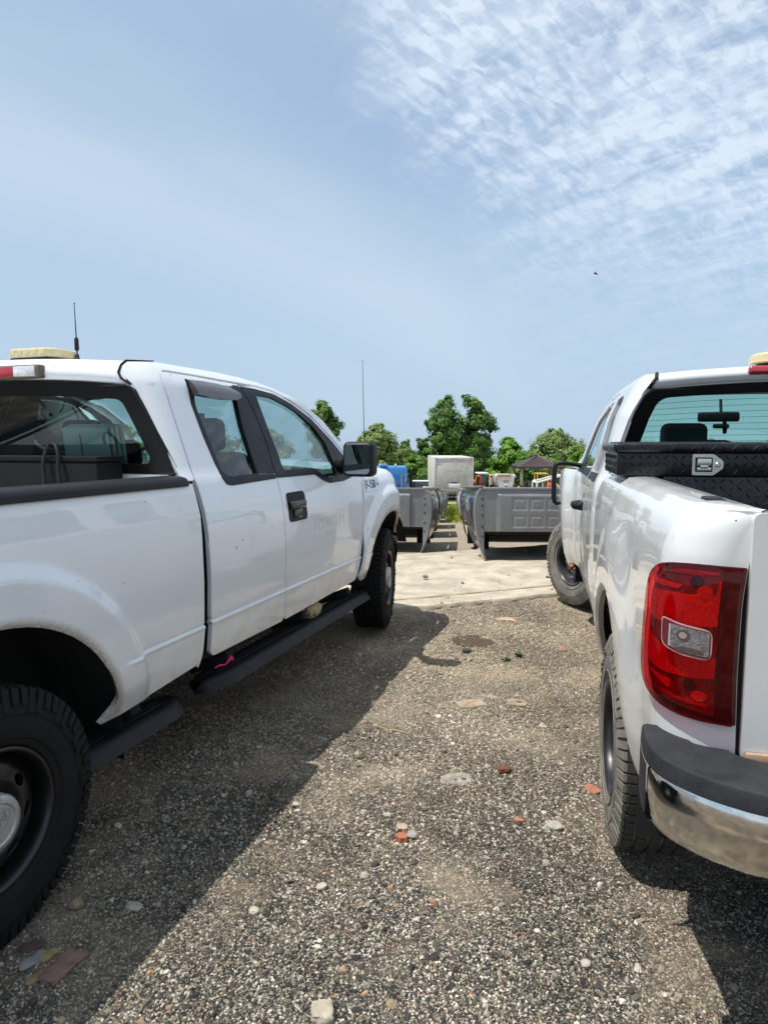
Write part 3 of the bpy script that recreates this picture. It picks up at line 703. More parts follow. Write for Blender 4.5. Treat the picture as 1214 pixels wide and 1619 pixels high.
    st = [(1.05, 1.745, .040), (1.035, 1.775, .034), (1.038, 1.80, .03), (1.05, 1.83, .028), (1.07, 1.849, .028), (1.218, 1.862, .03), (1.45, 1.864, .032), (1.68, 1.864, .032), (1.92, 1.856, .032), (2.10, 1.843, .032), (2.238, 1.825, .035), (2.33, 1.807, .04)]
    cf = cab_fn(1)
    def roof(i, t):
        u, z, cr = st[i]; xe = cf(u, z).x - .004; k = 1 - abs(t) ** 2.2 if abs(t) <= 1 else -1.2
        return Vector((xe * t, u + (-.035 if i < 5 else .06 if i > 9 else 0) * (1 - t * t), z + cr * k))
    grid(bm, roof, range(len(st)), [-1.035] + list(np.linspace(-1, 1, 33)) + [1.035])
    bmesh.ops.recalc_face_normals(bm, faces=bm.faces[:]); 
    rf_ = finish(bm, 'roof', WHITE, root, sharp=80)
    for s in (1, -1):
        bm = bmesh.new(); pts = []
        for i in range(6): p = roof(i, .985); pts.append((s * p.x, p.y - (.003 if i < 3 else 0), p.z + (.001 if i < 3 else .005)))
        tube(bm, pts, [.0055] * 4 + [.005, .003], 6); finish(bm, 'roof_drip_seal', BLACKTR, rf_)
    bm = bmesh.new(); grid(bm, lambda i, t: roof(i, t) * 1.0 + Vector((0, .03 if i < 4 else 0, -.03)), range(1, len(st)), list(np.linspace(-.97, .97, 12)))
    finish(bm, 'headliner', LINER, root)
    # windshield
    wl = [(2.345, 1.805), (2.5, 1.765), (2.789, 1.645), (3.041, 1.445), (3.17, 1.325)]
    bm = bmesh.new()
    def ws(i, t):
        u, z = wl[i]; xe = cf(u, min(z, 1.8)).x - .05; return Vector((xe * t, u + .10 * (1 - t * t), z + .035 * (1 - t * t)))
    grid(bm, ws, range(len(wl)), list(np.linspace(-1, 1, 15))); finish(bm, 'windshield', GL_WIND, root)
    # rear window: black border with clear glass behind
    def rw(x, z): return Vector((x, 1.10 - .155 * (z - 1.36) - .035 * (1 - (x / .8) ** 2), z + .040 * max(0, (z - 1.36) / .38) * (1 - (x / .75) ** 2)))
    def rx(z): return cf(1.095 - .12 * (z - 1.335), z).x + .004
    out = [(rx(1.365), 1.365), (rx(1.5), 1.5), (rx(1.62), 1.62), (rx(1.738), 1.738)]
    out = rnd(out + [(-a, b) for a, b in out[::-1]], .03)
    inn = [(rx(1.40) - .115, 1.405, .05), (rx(1.5) - .105, 1.5, 0), (rx(1.62) - .10, 1.62, 0), (rx(1.675) - .10, 1.678, .09)]
    inn = rnd(inn + [(-p[0], *p[1:]) for p in inn[::-1]], .05, 8)
    rwo = panel('rear_window', out, rw, pr('black_frit', (.004, .0045, .005), .3, spec=.2), root, [inn], step=.08, depth=.012)
    panel('rear_glass', out, lambda x, z: rw(x, z) + Vector((0, .006, 0)), GL_REAR, rwo, step=.12, depth=0)
    bm = bmesh.new(); o2 = [(a * 1.008, b) for a, b in out]
    tube(bm, [rw(*p) + Vector((0, -.003, 0)) for p in [(a * .996, b) for a, b in out + out[:1]]], .0045, 6, cap=False); finish(bm, 'window_gasket', BLACKTR, rwo)
    bm = bmesh.new(); box(bm, (0, 1.118, 1.18), (1.66, .03, .40), .01); finish(bm, 'cab_back', WHITE, root)
    # hood
    bm = bmesh.new()
    hs = [(3.05, 1.30), (3.2, 1.322), (3.4, 1.325), (3.6, 1.32), (3.8, 1.287), (3.93, 1.225), (4.0, 1.13)]
    def hd(i, t):
        u, z = hs[i]; xe = min(fen_fn(1)(max(u, 3.15), z - .01).x - .012, .78) if i < 5 else fen_fn(1)(u, z).x - .02
        return Vector((xe * t, u + .12 * (1 - t * t) * (u - 3.05), z + .05 * (1 - t * t) - .0))
    grid(bm, hd, range(len(hs)), list(np.linspace(-1, 1, 17))); bmesh.ops.recalc_face_normals(bm, faces=bm.faces[:])
    finish(bm, 'hood', WHITE, root)
    for s in (1, -1):
        bm = bmesh.new(); prism(bm, rnd([(3.96, .92), (3.95, 1.14), (4.03, 1.10), (4.075, .95)], .015), lambda a, b: fen_fn(s)(a, b) + Vector((s * .006, 0, 0)), Vector((-s * .03, 0, 0)))
        finish(bm, 'headlight', pr('amber_lamp', (.62, .42, .22), .1, coat=1), root)
    bm = bmesh.new()
    def fb(t, k):
        x = .95 * t; u = 4.20 - .24 * abs(t) ** 7; pz = [(0, .50), (.03, .58), (.035, .68), (.0, .75)][k]
        return Vector((x, u + pz[0], pz[1]))
    grid(bm, fb, list(np.linspace(-1, 1, 31)), range(4)); bmesh.ops.recalc_face_normals(bm, faces=bm.faces[:]); finish(bm, 'front_bumper', CHROME, root)
    bm = bmesh.new(); box(bm, (0, 4.05, .92), (1.5, .05, .36), .02); finish(bm, 'grille', BLACKPL, root)
    # tailgate, bed floor, front wall of the bed, rear bumper
    bm = bmesh.new(); box(bm, (0, -1.19, .97), (1.58, .06, .72), .02); finish(bm, 'tailgate', WHITE, root)
    bm = bmesh.new(); box(bm, (0, -.05, 1.035), (1.76, 2.25, .04), .005); box(bm, (0, 1.065, 1.18), (1.76, .03, .30), .005); finish(bm, 'bed_floor', WHITE, root)
    bm = bmesh.new(); box(bm, (0, -1.33, .62), (1.86, .14, .18), .03); finish(bm, 'rear_bumper', CHROME, root)
    # chassis
    bm = bmesh.new()
    for x in (-.45, .45): box(bm, (x, 1.3, .54), (.09, 5.2, .16), .01)
    box(bm, (0, 2.2, .60), (1.3, 2.1, .10), .01); box(bm, (0, 3.4, .7), (.9, 1.0, .4), .05)
    for u, z in ((0, .40), (3.68, .43)): tube(bm, [(-.72, u, z), (.72, u, z)], .045, 10)
    tube(bm, [(.3, -.2, .45), (.3, 2.6, .45)], .035, 8); box(bm, (.62, .62, .62), (.2, .1, .35), .01); lathe(bm, [(-.14, .1), (-.1, .15), (.1, .15), (.14, .1)], 20, c=(0, 0, .40))
    finish(bm, 'chassis', DARK, root)
    bm = bmesh.new(); box(bm, (0, 2.1, .645), (1.86, 1.9, .03), .005); finish(bm, 'cab_floor', DARK, root)
    wheel_well(root, WID, 0, .40, .60); wheel_well(root, WID, 3.68, .42, .555, 24, 175)
    # wheels
    for s in (1, -1):
        make_wheel(root, s * (WID + .012), 0, .392, s, .397, .262, .217, 'steel', RUBBER, cap=True, seed=3 + s)
        make_wheel(root, s * (WID - .02), 3.68, .425, s, .397, .235, .217, 'steel', RUBBER, steer=10.5, cap=True, seed=6 + s)
    # interior
    seats(root, WID, (-.43, .43), 1.42, 2.05, SEATM, 1.27)
    steering(root, -.43, 2.62, 1.33)
    bm = bmesh.new(); box(bm, (0, 2.95, 1.16), (1.62, .42, .26), .06, (rad(10), 0, 0), 3); box(bm, (-.43, 2.83, 1.30), (.4, .22, .08), .04, seg=3)
    finish(bm, 'dashboard', DASHM, root)
    bm = bmesh.new(); box(bm, (0, 2.45, 1.66), (.25, .02, .065), .012); tube(bm, [(0, 2.46, 1.68), (0, 2.50, 1.77)], .01, 6); finish(bm, 'interior_mirror', BLACKTR, root)
    # lamps, beacon, antennas on the roof
    bm = bmesh.new(); box(bm, (-.045, .998, 1.815), (.62, .05, .060), .012, seg=2); bl = finish(bm, 'brake_light', pr('aged_lamp_rim', (.12, .10, .07), .6, var=.3, vscale=30), root)
    for x0, x1, m in ((-.33, -.12, CLEARL), (-.118, -.03, REDPL), (-.028, .06, CLEARL)): pass
    for x0, x1, m, nm in ((-.34, .002, CLEARL, 'clear_lens'), (.004, .125, REDPL, 'red_lens'), (.127, .247, CLEARL, 'clear_lens')):
        bm = bmesh.new(); box(bm, ((x0 + x1) / 2, .975, 1.815), (x1 - x0, .02, .046), .004); finish(bm, nm, m, bl)
    bm = bmesh.new(); oc = [(-.145, -.06), (-.105, -.10), (.105, -.10), (.145, -.06), (.145, .06), (.105, .10), (-.105, .10), (-.145, .06)]
    bz0 = 1.910
    for i, (zz0, zz1, k0, k1) in enumerate(((0, .008, .96, 1.0), (.008, .038, 1.0, 1.0), (.038, .045, 1.0, .94))):
        for q in range(8):
            a, b = oc[q], oc[(q + 1) % 8]
            bm.faces.new([bm.verts.new((p[0] * k, p[1] * k, z)) for p, k, z in ((a, k0, zz0), (b, k0, zz0), (b, k1, zz1), (a, k1, zz1))])
    bm.faces.new([bm.verts.new((p[0] * .94, p[1] * .94, .045)) for p in oc])
    for q in range(5): box(bm, (-.092 + q * .046, -.1005, .026), (.026, .004, .022), .002)
    for v in bm.verts: v.co += Vector((-.03, 1.30, bz0))
    bmesh.ops.remove_doubles(bm, verts=bm.verts[:], dist=1e-4); bmesh.ops.recalc_face_normals(bm, faces=bm.faces[:])
    be = finish(bm, 'beacon', AMBER, root, sharp=20)
    bm = bmesh.new(); prism(bm, [(a * 1.01, b * 1.01) for a, b in oc], lambda a, b: Vector((-.03 + a, 1.30 + b, bz0 - .012)), Vector((0, 0, .011))); box(bm, (-.03, 1.30, bz0 - .02), (.20, .12, .03), .006)
    finish(bm, 'beacon_base', BLACKPL, be)
    whip(root, 'antenna', (.125, 1.36, 1.888), (.119, 1.36, 2.185))
    whip(root, 'antenna', (.905, 3.34, 1.322), (.893, 3.33, 2.10), .0032, False)
    # fender badge and the ghost of old door lettering
    def side_mt(u, z, fn, o=.002):
        p = fn(u, z); a = (fn(u + .05, z) - p).normalized(); b = (fn(u, z + .03) - p).normalized(); nn = a.cross(b).normalized()
        m = Matrix((a, nn.cross(a), nn)).transposed().to_4x4(); m.translation = p + nn * o; return m
    bm = bmesh.new(); m = side_mt(3.155, 1.165, fen_fn(1), .001)
    for pts, c in ((rnd([(-.012, -.012), (.0, .078), (.27, .078), (.285, .062), (.258, -.012)], .012), 0),): prism(bm, pts, lambda a, b: Vector((a, b, .004)), Vector((0, 0, -.004)))
    bm.transform(m); bg = finish(bm, 'badge', CHROME, root)
    text('badge_text', 'F-150', .088, INK, bg, m @ Matrix.Translation((.002, .004, .0045)), .001, .1, .98, bold=.001)
    text('badge_trim_text', 'XL', .03, INK, bg, m @ Matrix.Translation((.232, .018, .0046)), .001)
    for body, u, z, sz, sx in (('NYXCEM', 2.25, .975, .105, 1.12), ('FLEET', 2.42, .925, .05, 1.3)):
        mm = side_mt(u, z, cab_fn(1), .0004); text('faded_lettering', body, sz, GHOST, root, mm, .0003, 0, sx)
    # things resting in or on it
    rm = Matrix.Translation(org) @ Matrix.Rotation(th, 4, 'Z')
    def world(p): return rm @ Vector(p)
    b = thing('storage_box', 'long black storage box lying across the bed of the left truck behind its rear window', 'storage box', world((-.02, .965, 1.06)), th)
    bm = bmesh.new(); box(bm, (-.10, 0, .18), (1.52, .16, .36), .012); finish(bm, 'box_body', BLKBOX, b)
    bm = bmesh.new(); box(bm, (-.10, .0, .372), (1.525, .165, .022), .006); finish(bm, 'lid', BLKBOX, b)
    bm = bmesh.new(); pts = [(.40, -.10, .25), (.40, -.105, .35), (.405, -.09, .41), (.425, -.085, .44), (.455, -.085, .43), (.475, -.095, .39), (.48, -.105, .33), (.48, -.10, .25)]
    tube(bm, pts, .008, 8); finish(bm, 'cable_loop', BLACKPL, b)
    p = thing('paper_stack', 'stack of pale papers standing inside the rear window of the left truck', 'papers', world((.40, 1.10, 1.36)), th)
    rdm = random.Random(4)
    for i in range(4):
        bm = bmesh.new(); box(bm, (i * .012, .012 * i, .105 + .005 * i), (.27, .004, .21), .001, (rad(8), 0, rad(-3 + 3 * i)))
        if i == 0:
            for q in range(3): box(bm, (-.03 + .06 * q, -.0035, .12), (.006, .001, .12), 0, (rad(8), 0, rad(-3)), mi=1)
            for q in range(5): box(bm, (.115, -.0035, .06 + .03 * q), (.02, .001, .02), 0, (rad(8), 0, rad(-3)), mi=1)
        finish(bm, 'sheet', [PAPER, INK], p)
    o = None
    bm = bmesh.new(); vs = bmesh.ops.create_icosphere(bm, subdivisions=3, radius=1)['verts']
    for v in vs: v.co = Vector((v.co.x * .035, v.co.y * .09, v.co.z * .05)) * (1 + .35 * mnoise.noise(v.co * 2.6))
    o = finish(bm, 'paper_bag', pr('brown_paper', (.40, .30, .18), .8, var=.3, vscale=30), None, sharp=10); o.location = world((.93, 2.36, .47)); o.rotation_euler = (0, 0, th)
    tag(o, 'crumpled tan paper bag wedged above the running board of the left truck', 'bag')
    bm = bmesh.new(); tube(bm, [(-.02, .0, -.01), (-.01, .03, -.004), (0, .06, -.012), (.004, .085, .004), (.004, .10, .012), (.01, .115, -.004)], [.003, .005, .003, .006, .012, .003], 8)
    o = finish(bm, 'marker_ribbon', pr('pink_ribbon', (.75, .03, .16), .6), None); o.location = world((.955, 1.26, .462)); o.rotation_euler = (0, 0, th)
    tag(o, 'bright pink ribbon tied under the door sill of the left truck', 'ribbon')
build_left()

# ------------------------------------------------------------------ the right truck
def build_right():
    h = 12.8; th = rad(-h); f = Vector((sin(rad(h)), cos(rad(h)), 0)); n = Vector((cos(rad(h)), -sin(rad(h)), 0))
    WID = 1.0; org = Vector((.857, 2.51, 0)) + n * WID
    root = thing('pickup_truck', 'white pickup on the right seen from its rear corner with red taillight and chrome bumper', 'pickup truck', org, th)
    pb = prof([.3, .45, .55, .68, .80, 1.0, 1.15, 1.25, 1.31, 1.345, 1.36], [.12, .075, .04, .012, .0, -.004, -.002, .008, .028, .055, .10], .012)
    pc = prof([.3, .5, .6, .7, .9, 1.1, 1.25, 1.30, 1.33, 1.41, 1.65, 1.80, 1.84, 1.9], [.10, .05, .02, .004, -.008, -.006, .004, .018, .035, .06, .12, .19, .22, .31], .010)
    def flare(u, z, uc, zc, hh, r1, r0):
        r = sqrt((u - uc) ** 2 + (z - zc) ** 2); k = sst(z, .40, .6) if z < .6 else 1
        return (hh * sst(r, r1, r0) - .012 * sst(r, .565, .54)) * k
    CU, CR = -.93, .125
    def bed_fn(s, o=0.):
        def g(u, z):
            ins = pb(z) - flare(u, z, 0, .40, .030, .90, .62) - o
            if u >= CU: x, y = ins, u
            else:
                a = (CU - u) / CR
                if a < pi / 2: x, y = ins + CR * (1 - cos(a)), CU - (CR + o) * sin(a) * 1.0
                else: x, y = ins + CR + (a - pi / 2) * CR, CU - CR - o - .012 * min(1, (a - pi / 2))
            if u < CU: y += .05 * (1 - sst(z, .5, .85)) * min(1, (CU - u) / .1)
            return Vector((s * (WID - x), y, z))
        return g
    def cab_fn(s, o=0.):
        def g(u, z):
            ins = pc(z)
            if u < 1.16: d = min(1.16 - u, .25); ins += .40 - sqrt(.16 - d * d)
            if u > 2.75: ins -= .085 * sst(sqrt((u - 3.645) ** 2 + (z - .75) ** 2), .95, .5)
            if u > 3.9: ins += .5 * (u - 3.9) ** 2
            return Vector((s * (WID - ins + o), u, z))
        return g
    arch = [(.45, .46), (.50, .52)] + arc(0, .40, .54, 13, 167, 30) + [(-.50, .52), (-.47, .46)]
    GAPU = CU - CR * pi / 2 - .032
    bed_out = rnd([(.915, 1.358), (.915, 1.2, 0), (.912, .48)], .015, 3) + [(.56, .455)] + arch + rnd([(-.56, .47), (-.95, .57), (GAPU, .72), (GAPU, 1.357, .004)], .02)
    TL = [(-.945, 1.222, .055), (-.912, 1.12, .1), (-.893, 1.0, .1), (-.897, .945, .05), (-.99, .897, .06), (-1.08, .886, .05), (GAPU - .001, .880, .004), (GAPU - .001, 1.232, .004), (-1.05, 1.236, .05)]
    for s in (-1, 1):
        fl = s > 0
        flip = fl is False
        bs = panel('bed_side', bed_out, bed_fn(s), WHITE_B, root, step=.018, flip=flip, extra_a=list(np.arange(-1.16, -.92, .012)), extra_b=[1.28, 1.30, 1.32, 1.335, 1.345, 1.352])
        # rail top
        bm = bmesh.new()
        sec = [(-.012, 1.348), (.0, 1.3585), (.03, 1.362), (.06, 1.363), (.095, 1.362), (.10, 1.356), (.102, 1.25)]
        def rl(u, k):
            k = int(k); i, z = sec[k]; b0 = pb(1.358) - .004
            u2 = u if u > CU else CU - (CU - u); e = max(0, -.98 - u)
            y = u; x = b0 + i
            if u < CU and k < 5: x = b0 + i + (CR * (1 - sqrt(max(0, 1 - min(1, (CU - u) / CR) ** 2)))) * (1 - k / 5.2)
            return Vector((s * (WID - x), y, z - .004 * sst(-u, .95, 1.06)))
        us = [-1.058, -1.05, -1.035, -1.01, -.98, -.95] + list(np.linspace(-.9, .915, 24))
        grid(bm, rl, us, range(len(sec))); bmesh.ops.recalc_face_normals(bm, faces=bm.faces[:])
        ro = finish(bm, 'bed_rail', WHITE_B, root, sharp=50)
        bm = bmesh.new(); box(bm, (s * (WID - .135), -.85, 1.3635), (.045, .06, .003), .001); finish(bm, 'stake_pocket', DARK, ro)
        bm = bmesh.new(); box(bm, (s * (WID - .135), -.838, 1.366), (.043, .025, .004), .001, (rad(8), 0, 0)); finish(bm, 'pocket_flap', GREYPL, ro)
        bm = bmesh.new(); box(bm, (s * (WID - .18), -.05, 1.17), (.03, 1.94, .36), .005); finish(bm, 'bed_inner_wall', WHITE_B, root)
        # taillight: reflector body behind a red lens
        tl_ = rnd(TL, .02, 6)
        t = panel('taillight', tl_, bed_fn(s, .003), REDDARK, root, step=.02, depth=.012, flip=flip)
        def bulge(u, z): return bed_fn(s, .012 + .008 * sst(z, .88, .94) * (1 - sst(z, 1.19, 1.235)) * (1 - .6 * sst(-u, 1.06, 1.14)))(u, z)
        panel('lens', tl_, bulge, glass('red_lens_cover', (.94, .05, .07), .75), t, step=.015, depth=.010, flip=flip)
        inner = []
        def sub(nm, poly, m, o=.0065, r=.006, dp=.002): return panel(nm, rnd(poly, r, 3), bed_fn(s, o), m, t, step=.02, depth=dp, flip=flip)
        BR = pr('reflector_bright', (1, .8, .75), .35, 0, var=.2, vscale=55, bump=.5, bscale=240); MD = pr('reflector_dim', (.27, .10, .10), .32, .1, var=.55, vscale=32, bump=.5, bscale=240)
        sub('lens_field', [(-.945, 1.20, .04), (-.918, 1.1, .05), (-.906, 1.0, .05), (-.912, .955, .04), (-.99, .915, .04), (-1.118, .898), (-1.118, 1.212)], MD, .0055)
        sub('brake_band', [(-.925, 1.155), (-.912, 1.095), (-1.0, 1.088), (-1.118, 1.100), (-1.118, 1.168), (-1.02, 1.165)], BR)
        sub('brake_band', [(-.908, 1.055), (-.908, .985), (-1.0, .975), (-1.118, .982), (-1.118, 1.030), (-1.02, 1.030)], BR)
        sub('facet', [(-.945, 1.185), (-.925, 1.172), (-1.03, 1.175), (-1.04, 1.185)], BR, .007, .002)
        sub('facet', [(-.945, .965), (-1.02, .940), (-1.025, .962)], BR, .007, .002)
        sub('facet', [(-1.0, .925), (-1.105, .916), (-1.105, .923), (-1.0, .933)], REDBRT, .0075, .001)
        sub('facet', [(-1.112, 1.16), (-1.118, 1.16), (-1.118, 1.20), (-1.112, 1.20)], BR, .0075, .001)
        sub('facet', [(-.97, 1.207, .012), (-1.03, 1.220, .01), (-1.11, 1.220), (-1.11, 1.213), (-1.0, 1.208)], pr('lens_edge_pink', (.45, .05, .09), .12, coat=1), .0062, .002)
        for cz, rz_ in ((1.196, 1.180), (.962, .945)):
            for nm, c_s, c_z, r_, m_, o_ in (('bulb_socket', -1.068, cz, .019, pr('socket_red_rim', (.30, .06, .06), .2, coat=1), .0068), ('bulb', -1.068, cz, .0155, pr('bulb_dark', (.03, .006, .006), .2, coat=1), .0075),
                                             ('reflector', -1.088, rz_ - .006, .0165, pr('reflector_prism', (1, .5, .45), .4, bump=1, bscale=300) if cz > 1 else BR, .0078)):
                sub(nm, [(c_s + r_ * cos(2 * pi * i / 24), c_z + r_ * (.92 if nm != 'reflector' or cz > 1 else .7) * sin(2 * pi * i / 24)) for i in range(24)], m_, o_, 0)
        sub('lamp_frame', [(-1.008, 1.110, .010), (-1.010, 1.045, .014), (-1.05, 1.032), (-1.120, 1.026), (-1.120, 1.094), (-1.05, 1.102)], pr('lamp_frame_pink', (.60, .30, .29), .25, coat=1), .0205, .018)
        sub('lamp_window', [(-1.0105, 1.107, .010), (-1.0125, 1.048, .014), (-1.05, 1.035), (-1.1175, 1.029), (-1.1175, 1.091), (-1.05, 1.099)], pr('lamp_window_dark', (.14, .03, .035), .12, coat=1), .0211, .01)
        sub('reverse_lamp', [(-1.032, 1.097), (-1.032, 1.046), (-1.06, 1.040), (-1.115, 1.034), (-1.115, 1.089)], pr('reverse_lens', (.27, .235, .235), .14, .5, coat=1, var=.6, vscale=90, bump=.6, bscale=260), .0217, .006)
        sub('lamp_rib', [(-1.0300, 1.096), (-1.0300, 1.046), (-1.034, 1.045), (-1.034, 1.0955)], pr('bulb_white', (.6, .58, .56), .15, .3, coat=1), .0222, .001)
        for r_, m_, o_ in ((.015, pr('bulb_grey', (.12, .105, .10), .15, .5, coat=1), .0222), (.0085, pr('bulb_pale', (.40, .33, .30), .15, .3, coat=1), .0226)):  # grey disc with a smaller, paler disc at its centre
            sub('bulb', [(-1.062 + r_ * cos(2 * pi * i / 24), 1.076 + r_ * .85 * sin(2 * pi * i / 24)) for i in range(24)], m_, o_, 0)
        sub('lamp_base', [(-1.045, 1.047), (-1.08, 1.053, .015), (-1.105, 1.046), (-1.105, 1.038), (-1.06, 1.042)], pr('bulb_grey', (.1, .09, .085)), .0224, .002)
        # cab side
        band = [(1.02, 1.335), (.99, 1.60), (.965, 1.74), (.96, 1.79), (1.0, 1.835), (1.3, 1.846), (1.7, 1.846), (1.95, 1.838), (2.15, 1.81), (2.4, 1.74), (2.65, 1.62), (2.95, 1.42), (3.08, 1.325), (2.96, 1.295),
                (2.82, 1.40), (2.60, 1.555), (2.36, 1.69), (2.1, 1.775), (1.9, 1.795), (1.715, 1.797), (1.715, 1.30), (1.71, .53), (.96, .50), (.955, 1.335)]
        W1 = rnd([(1.27, 1.70, .06), (1.24, 1.40), (1.25, 1.325), (1.655, 1.318), (1.655, 1.755), (1.38, 1.765, .08)], .03)
        panel('cab_frame', rnd(band, .015, 3), cab_fn(s), WHITE_B, root, [W1], step=.045, flip=flip)
        panel('window_glass', rnd([(1.22, 1.78), (1.22, 1.30), (1.68, 1.30), (1.68, 1.78)], .03), cab_fn(s, -.022), GL_SIDE, root, step=.12, depth=0, flip=flip)
        W2 = rnd([(1.78, 1.745), (1.78, 1.325), (2.80, 1.322), (2.72, 1.42), (2.52, 1.565), (2.32, 1.66), (2.1, 1.73), (1.9, 1.75)], .025)
        d = panel('front_door', rnd([(1.723, .52), (1.723, 1.30, 0), (1.723, 1.788), (1.9, 1.786), (2.1, 1.766), (2.355, 1.682), (2.594, 1.547), (2.814, 1.392), (2.945, 1.29), (2.93, .9, 0), (2.90, .55)], .02), cab_fn(s), WHITE_B, root, [W2], step=.05, flip=flip)
        panel('window_seal', rnd([(1.79, 1.335), (1.79, 1.295), (2.82, 1.29), (2.80, 1.335)], .006, 3), cab_fn(s, .006), BLACKTR, d, step=.08, depth=.02, flip=flip)
        panel('window_seal', rnd([(1.245, 1.335), (1.245, 1.292), (1.665, 1.29), (1.665, 1.33)], .006, 3), cab_fn(s, .006), BLACKTR, root, step=.08, depth=.02, flip=flip)
        if s > 0: panel('window_glass', rnd([(1.75, 1.78), (1.75, 1.30), (2.85, 1.30), (2.6, 1.53), (2.3, 1.70), (2.0, 1.77)], .03), cab_fn(s, -.022), GL_SIDE, d, step=.12, depth=0, flip=flip)
        panel('interior_trim', [(1.06, 1.28), (1.06, 1.60), (1.10, 1.80), (1.7, 1.80), (2.1, 1.76), (2.36, 1.675), (2.6, 1.54), (2.82, 1.39), (2.95, 1.28)], cab_fn(s, -.036), DASHM, root, [W1, W2], step=.1, depth=0, flip=flip)
        bm = bmesh.new(); pts = [cab_fn(s)(1.84, 1.10), cab_fn(s, .045)(1.86, 1.10), cab_fn(s, .05)(1.98, 1.098), cab_fn(s, .045)(2.04, 1.096), cab_fn(s)(2.06, 1.096)]
        tube(bm, pts, [.03, .024, .020, .022, .026], 10); finish(bm, 'door_handle', BLACKPL, d)
        fen = [(2.953, 1.288), (2.938, .9), (2.908, .55), (3.05, .52)] + arc(3.645, .42, .53, 172, 14, 28) + [(4.2, .55), (4.35, .62), (4.38, .95), (4.30, 1.13), (4.1, 1.20), (3.7, 1.255), (3.3, 1.285)]
        panel('fender', rnd(fen, .012, 3), cab_fn(s), WHITE_B, root, step=.05, flip=flip)
        sh = lambda u, z: (cab_fn(s)(u, z) if u > .93 else bed_fn(s)(u, z)) - Vector((s * .035, 0, 0))
        panel('inner_shell', [(-.9, .62), (-.9, 1.28), (2.9, 1.25), (2.92, .6), (2.8, .53), (.62, .52)] + arc(0, .40, .58, 18, 162, 16) + [(-.6, .62)], sh, DARK, root, step=.1, depth=0, flip=flip)
        bm = bmesh.new()  # an empty mirror shell: only its outer frame is left
        tube(bm, [(s * (WID + a), 2.62 + .03 * (a < .05), b) for a, b in ((.115, 1.052), (.145, 1.046), (.160, 1.062), (.166, 1.09), (.168, 1.20), (.166, 1.30), (.158, 1.335), (.135, 1.348), (.09, 1.348), (.02, 1.338), (-.06, 1.325))], [.012, .016, .019, .019, .018, .019, .019, .019, .017, .016, .02], 8)
        finish(bm, 'door_mirror', BLACKPL, root, sharp=60)
        bm = bmesh.new(); box(bm, (s * (WID - .10), 4.34, .98), (.16, .16, .18), .03); finish(bm, 'headlight', CLEARL, root)
    # roof
    st = [(.965, 1.765, .035), (.945, 1.79, .03), (.95, 1.815, .028), (.985, 1.838, .028), (1.1, 1.846, .028), (1.5, 1.847, .028), (1.9, 1.84, .028), (2.15, 1.81, .03)]
    cf = cab_fn(1)
    def roof(i, t):
        u, z, cr = st[i]; xe = cf(max(u, .962), min(z, 1.845)).x - .004
        return Vector((xe * t, u + (-.03 if i < 4 else .05 if i > 6 else 0) * (1 - t * t), z + cr * (1 - abs(t) ** 2.2 if abs(t) <= 1 else -1.2)))
    bm = bmesh.new(); grid(bm, roof, range(len(st)), [-1.035] + list(np.linspace(-1, 1, 33)) + [1.035]); bmesh.ops.recalc_face_normals(bm, faces=bm.faces[:])
    rf_ = finish(bm, 'roof', WHITE_B, root, sharp=80)
    for s in (1, -1):
        bm = bmesh.new(); tube(bm, [Vector((s * roof(i, .985).x, roof(i, .985).y - (.004 if i < 3 else 0), roof(i, .985).z + .001)) for i in range(4)], .009, 6); finish(bm, 'roof_drip_seal', BLACKTR, rf_)
    bm = bmesh.new(); grid(bm, lambda i, t: roof(i, t) + Vector((0, .02 if i < 4 else 0, -.03)), range(1, len(st)), list(np.linspace(-.97, .97, 12))); finish(bm, 'headliner', LINER, root)
    wl = [(2.16, 1.805), (2.4, 1.735), (2.65, 1.615), (2.95, 1.415), (3.06, 1.33)]
    bm = bmesh.new()
    def ws(i, t): u, z = wl[i]; return Vector(((cf(u, z).x - .05) * t, u + .12 * (1 - t * t), z + .03 * (1 - t * t)))
    grid(bm, ws, range(len(wl)), list(np.linspace(-1, 1, 15))); finish(bm, 'windshield', GL_WIND, root)
    bm = bmesh.new(); hs = [(2.96, 1.30), (3.3, 1.295), (3.7, 1.265), (4.1, 1.21), (4.3, 1.14), (4.37, 1.0)]
    grid(bm, lambda i, t: Vector(((cf(hs[i][0], hs[i][1] - .01).x - .01) * t, hs[i][0] + .1 * (1 - t * t) * (hs[i][0] - 2.9), hs[i][1] + .035 * (1 - t * t))), range(len(hs)), list(np.linspace(-1, 1, 15)))
    bmesh.ops.recalc_face_normals(bm, faces=bm.faces[:]); finish(bm, 'hood', WHITE_B, root)
    # rear window
    def rw(x, z): return Vector((x, 1.055 - .22 * (z - 1.36) - .035 * (1 - (x / .8) ** 2), z + .03 * max(0, (z - 1.36) / .4) * (1 - (x / .75) ** 2)))
    def rx(z): return cf(1.03 - .16 * (z - 1.335), z).x - .012
    out = [(rx(1.37), 1.37), (rx(1.5), 1.5), (rx(1.62), 1.62), (rx(1.757), 1.757)]; out = rnd(out + [(-a, b) for a, b in out[::-1]], .05)
    inn = [(rx(1.40) - .09, 1.405, .04), (rx(1.5) - .088, 1.5, 0), (rx(1.62) - .085, 1.62, 0), (rx(1.715) - .08, 1.715, .05)]; inn = rnd(inn + [(-p[0], *p[1:]) for p in inn[::-1]], .05, 8)
    rwo = panel('rear_window', out, rw, pr('black_frit', (.004, .0045, .005), .3), root, [inn], step=.08, depth=.012)
    panel('rear_glass', out, lambda x, z: rw(x, z) + Vector((0, .006, 0)), GL_RTRK, rwo, step=.12, depth=0)
    bm = bmesh.new()
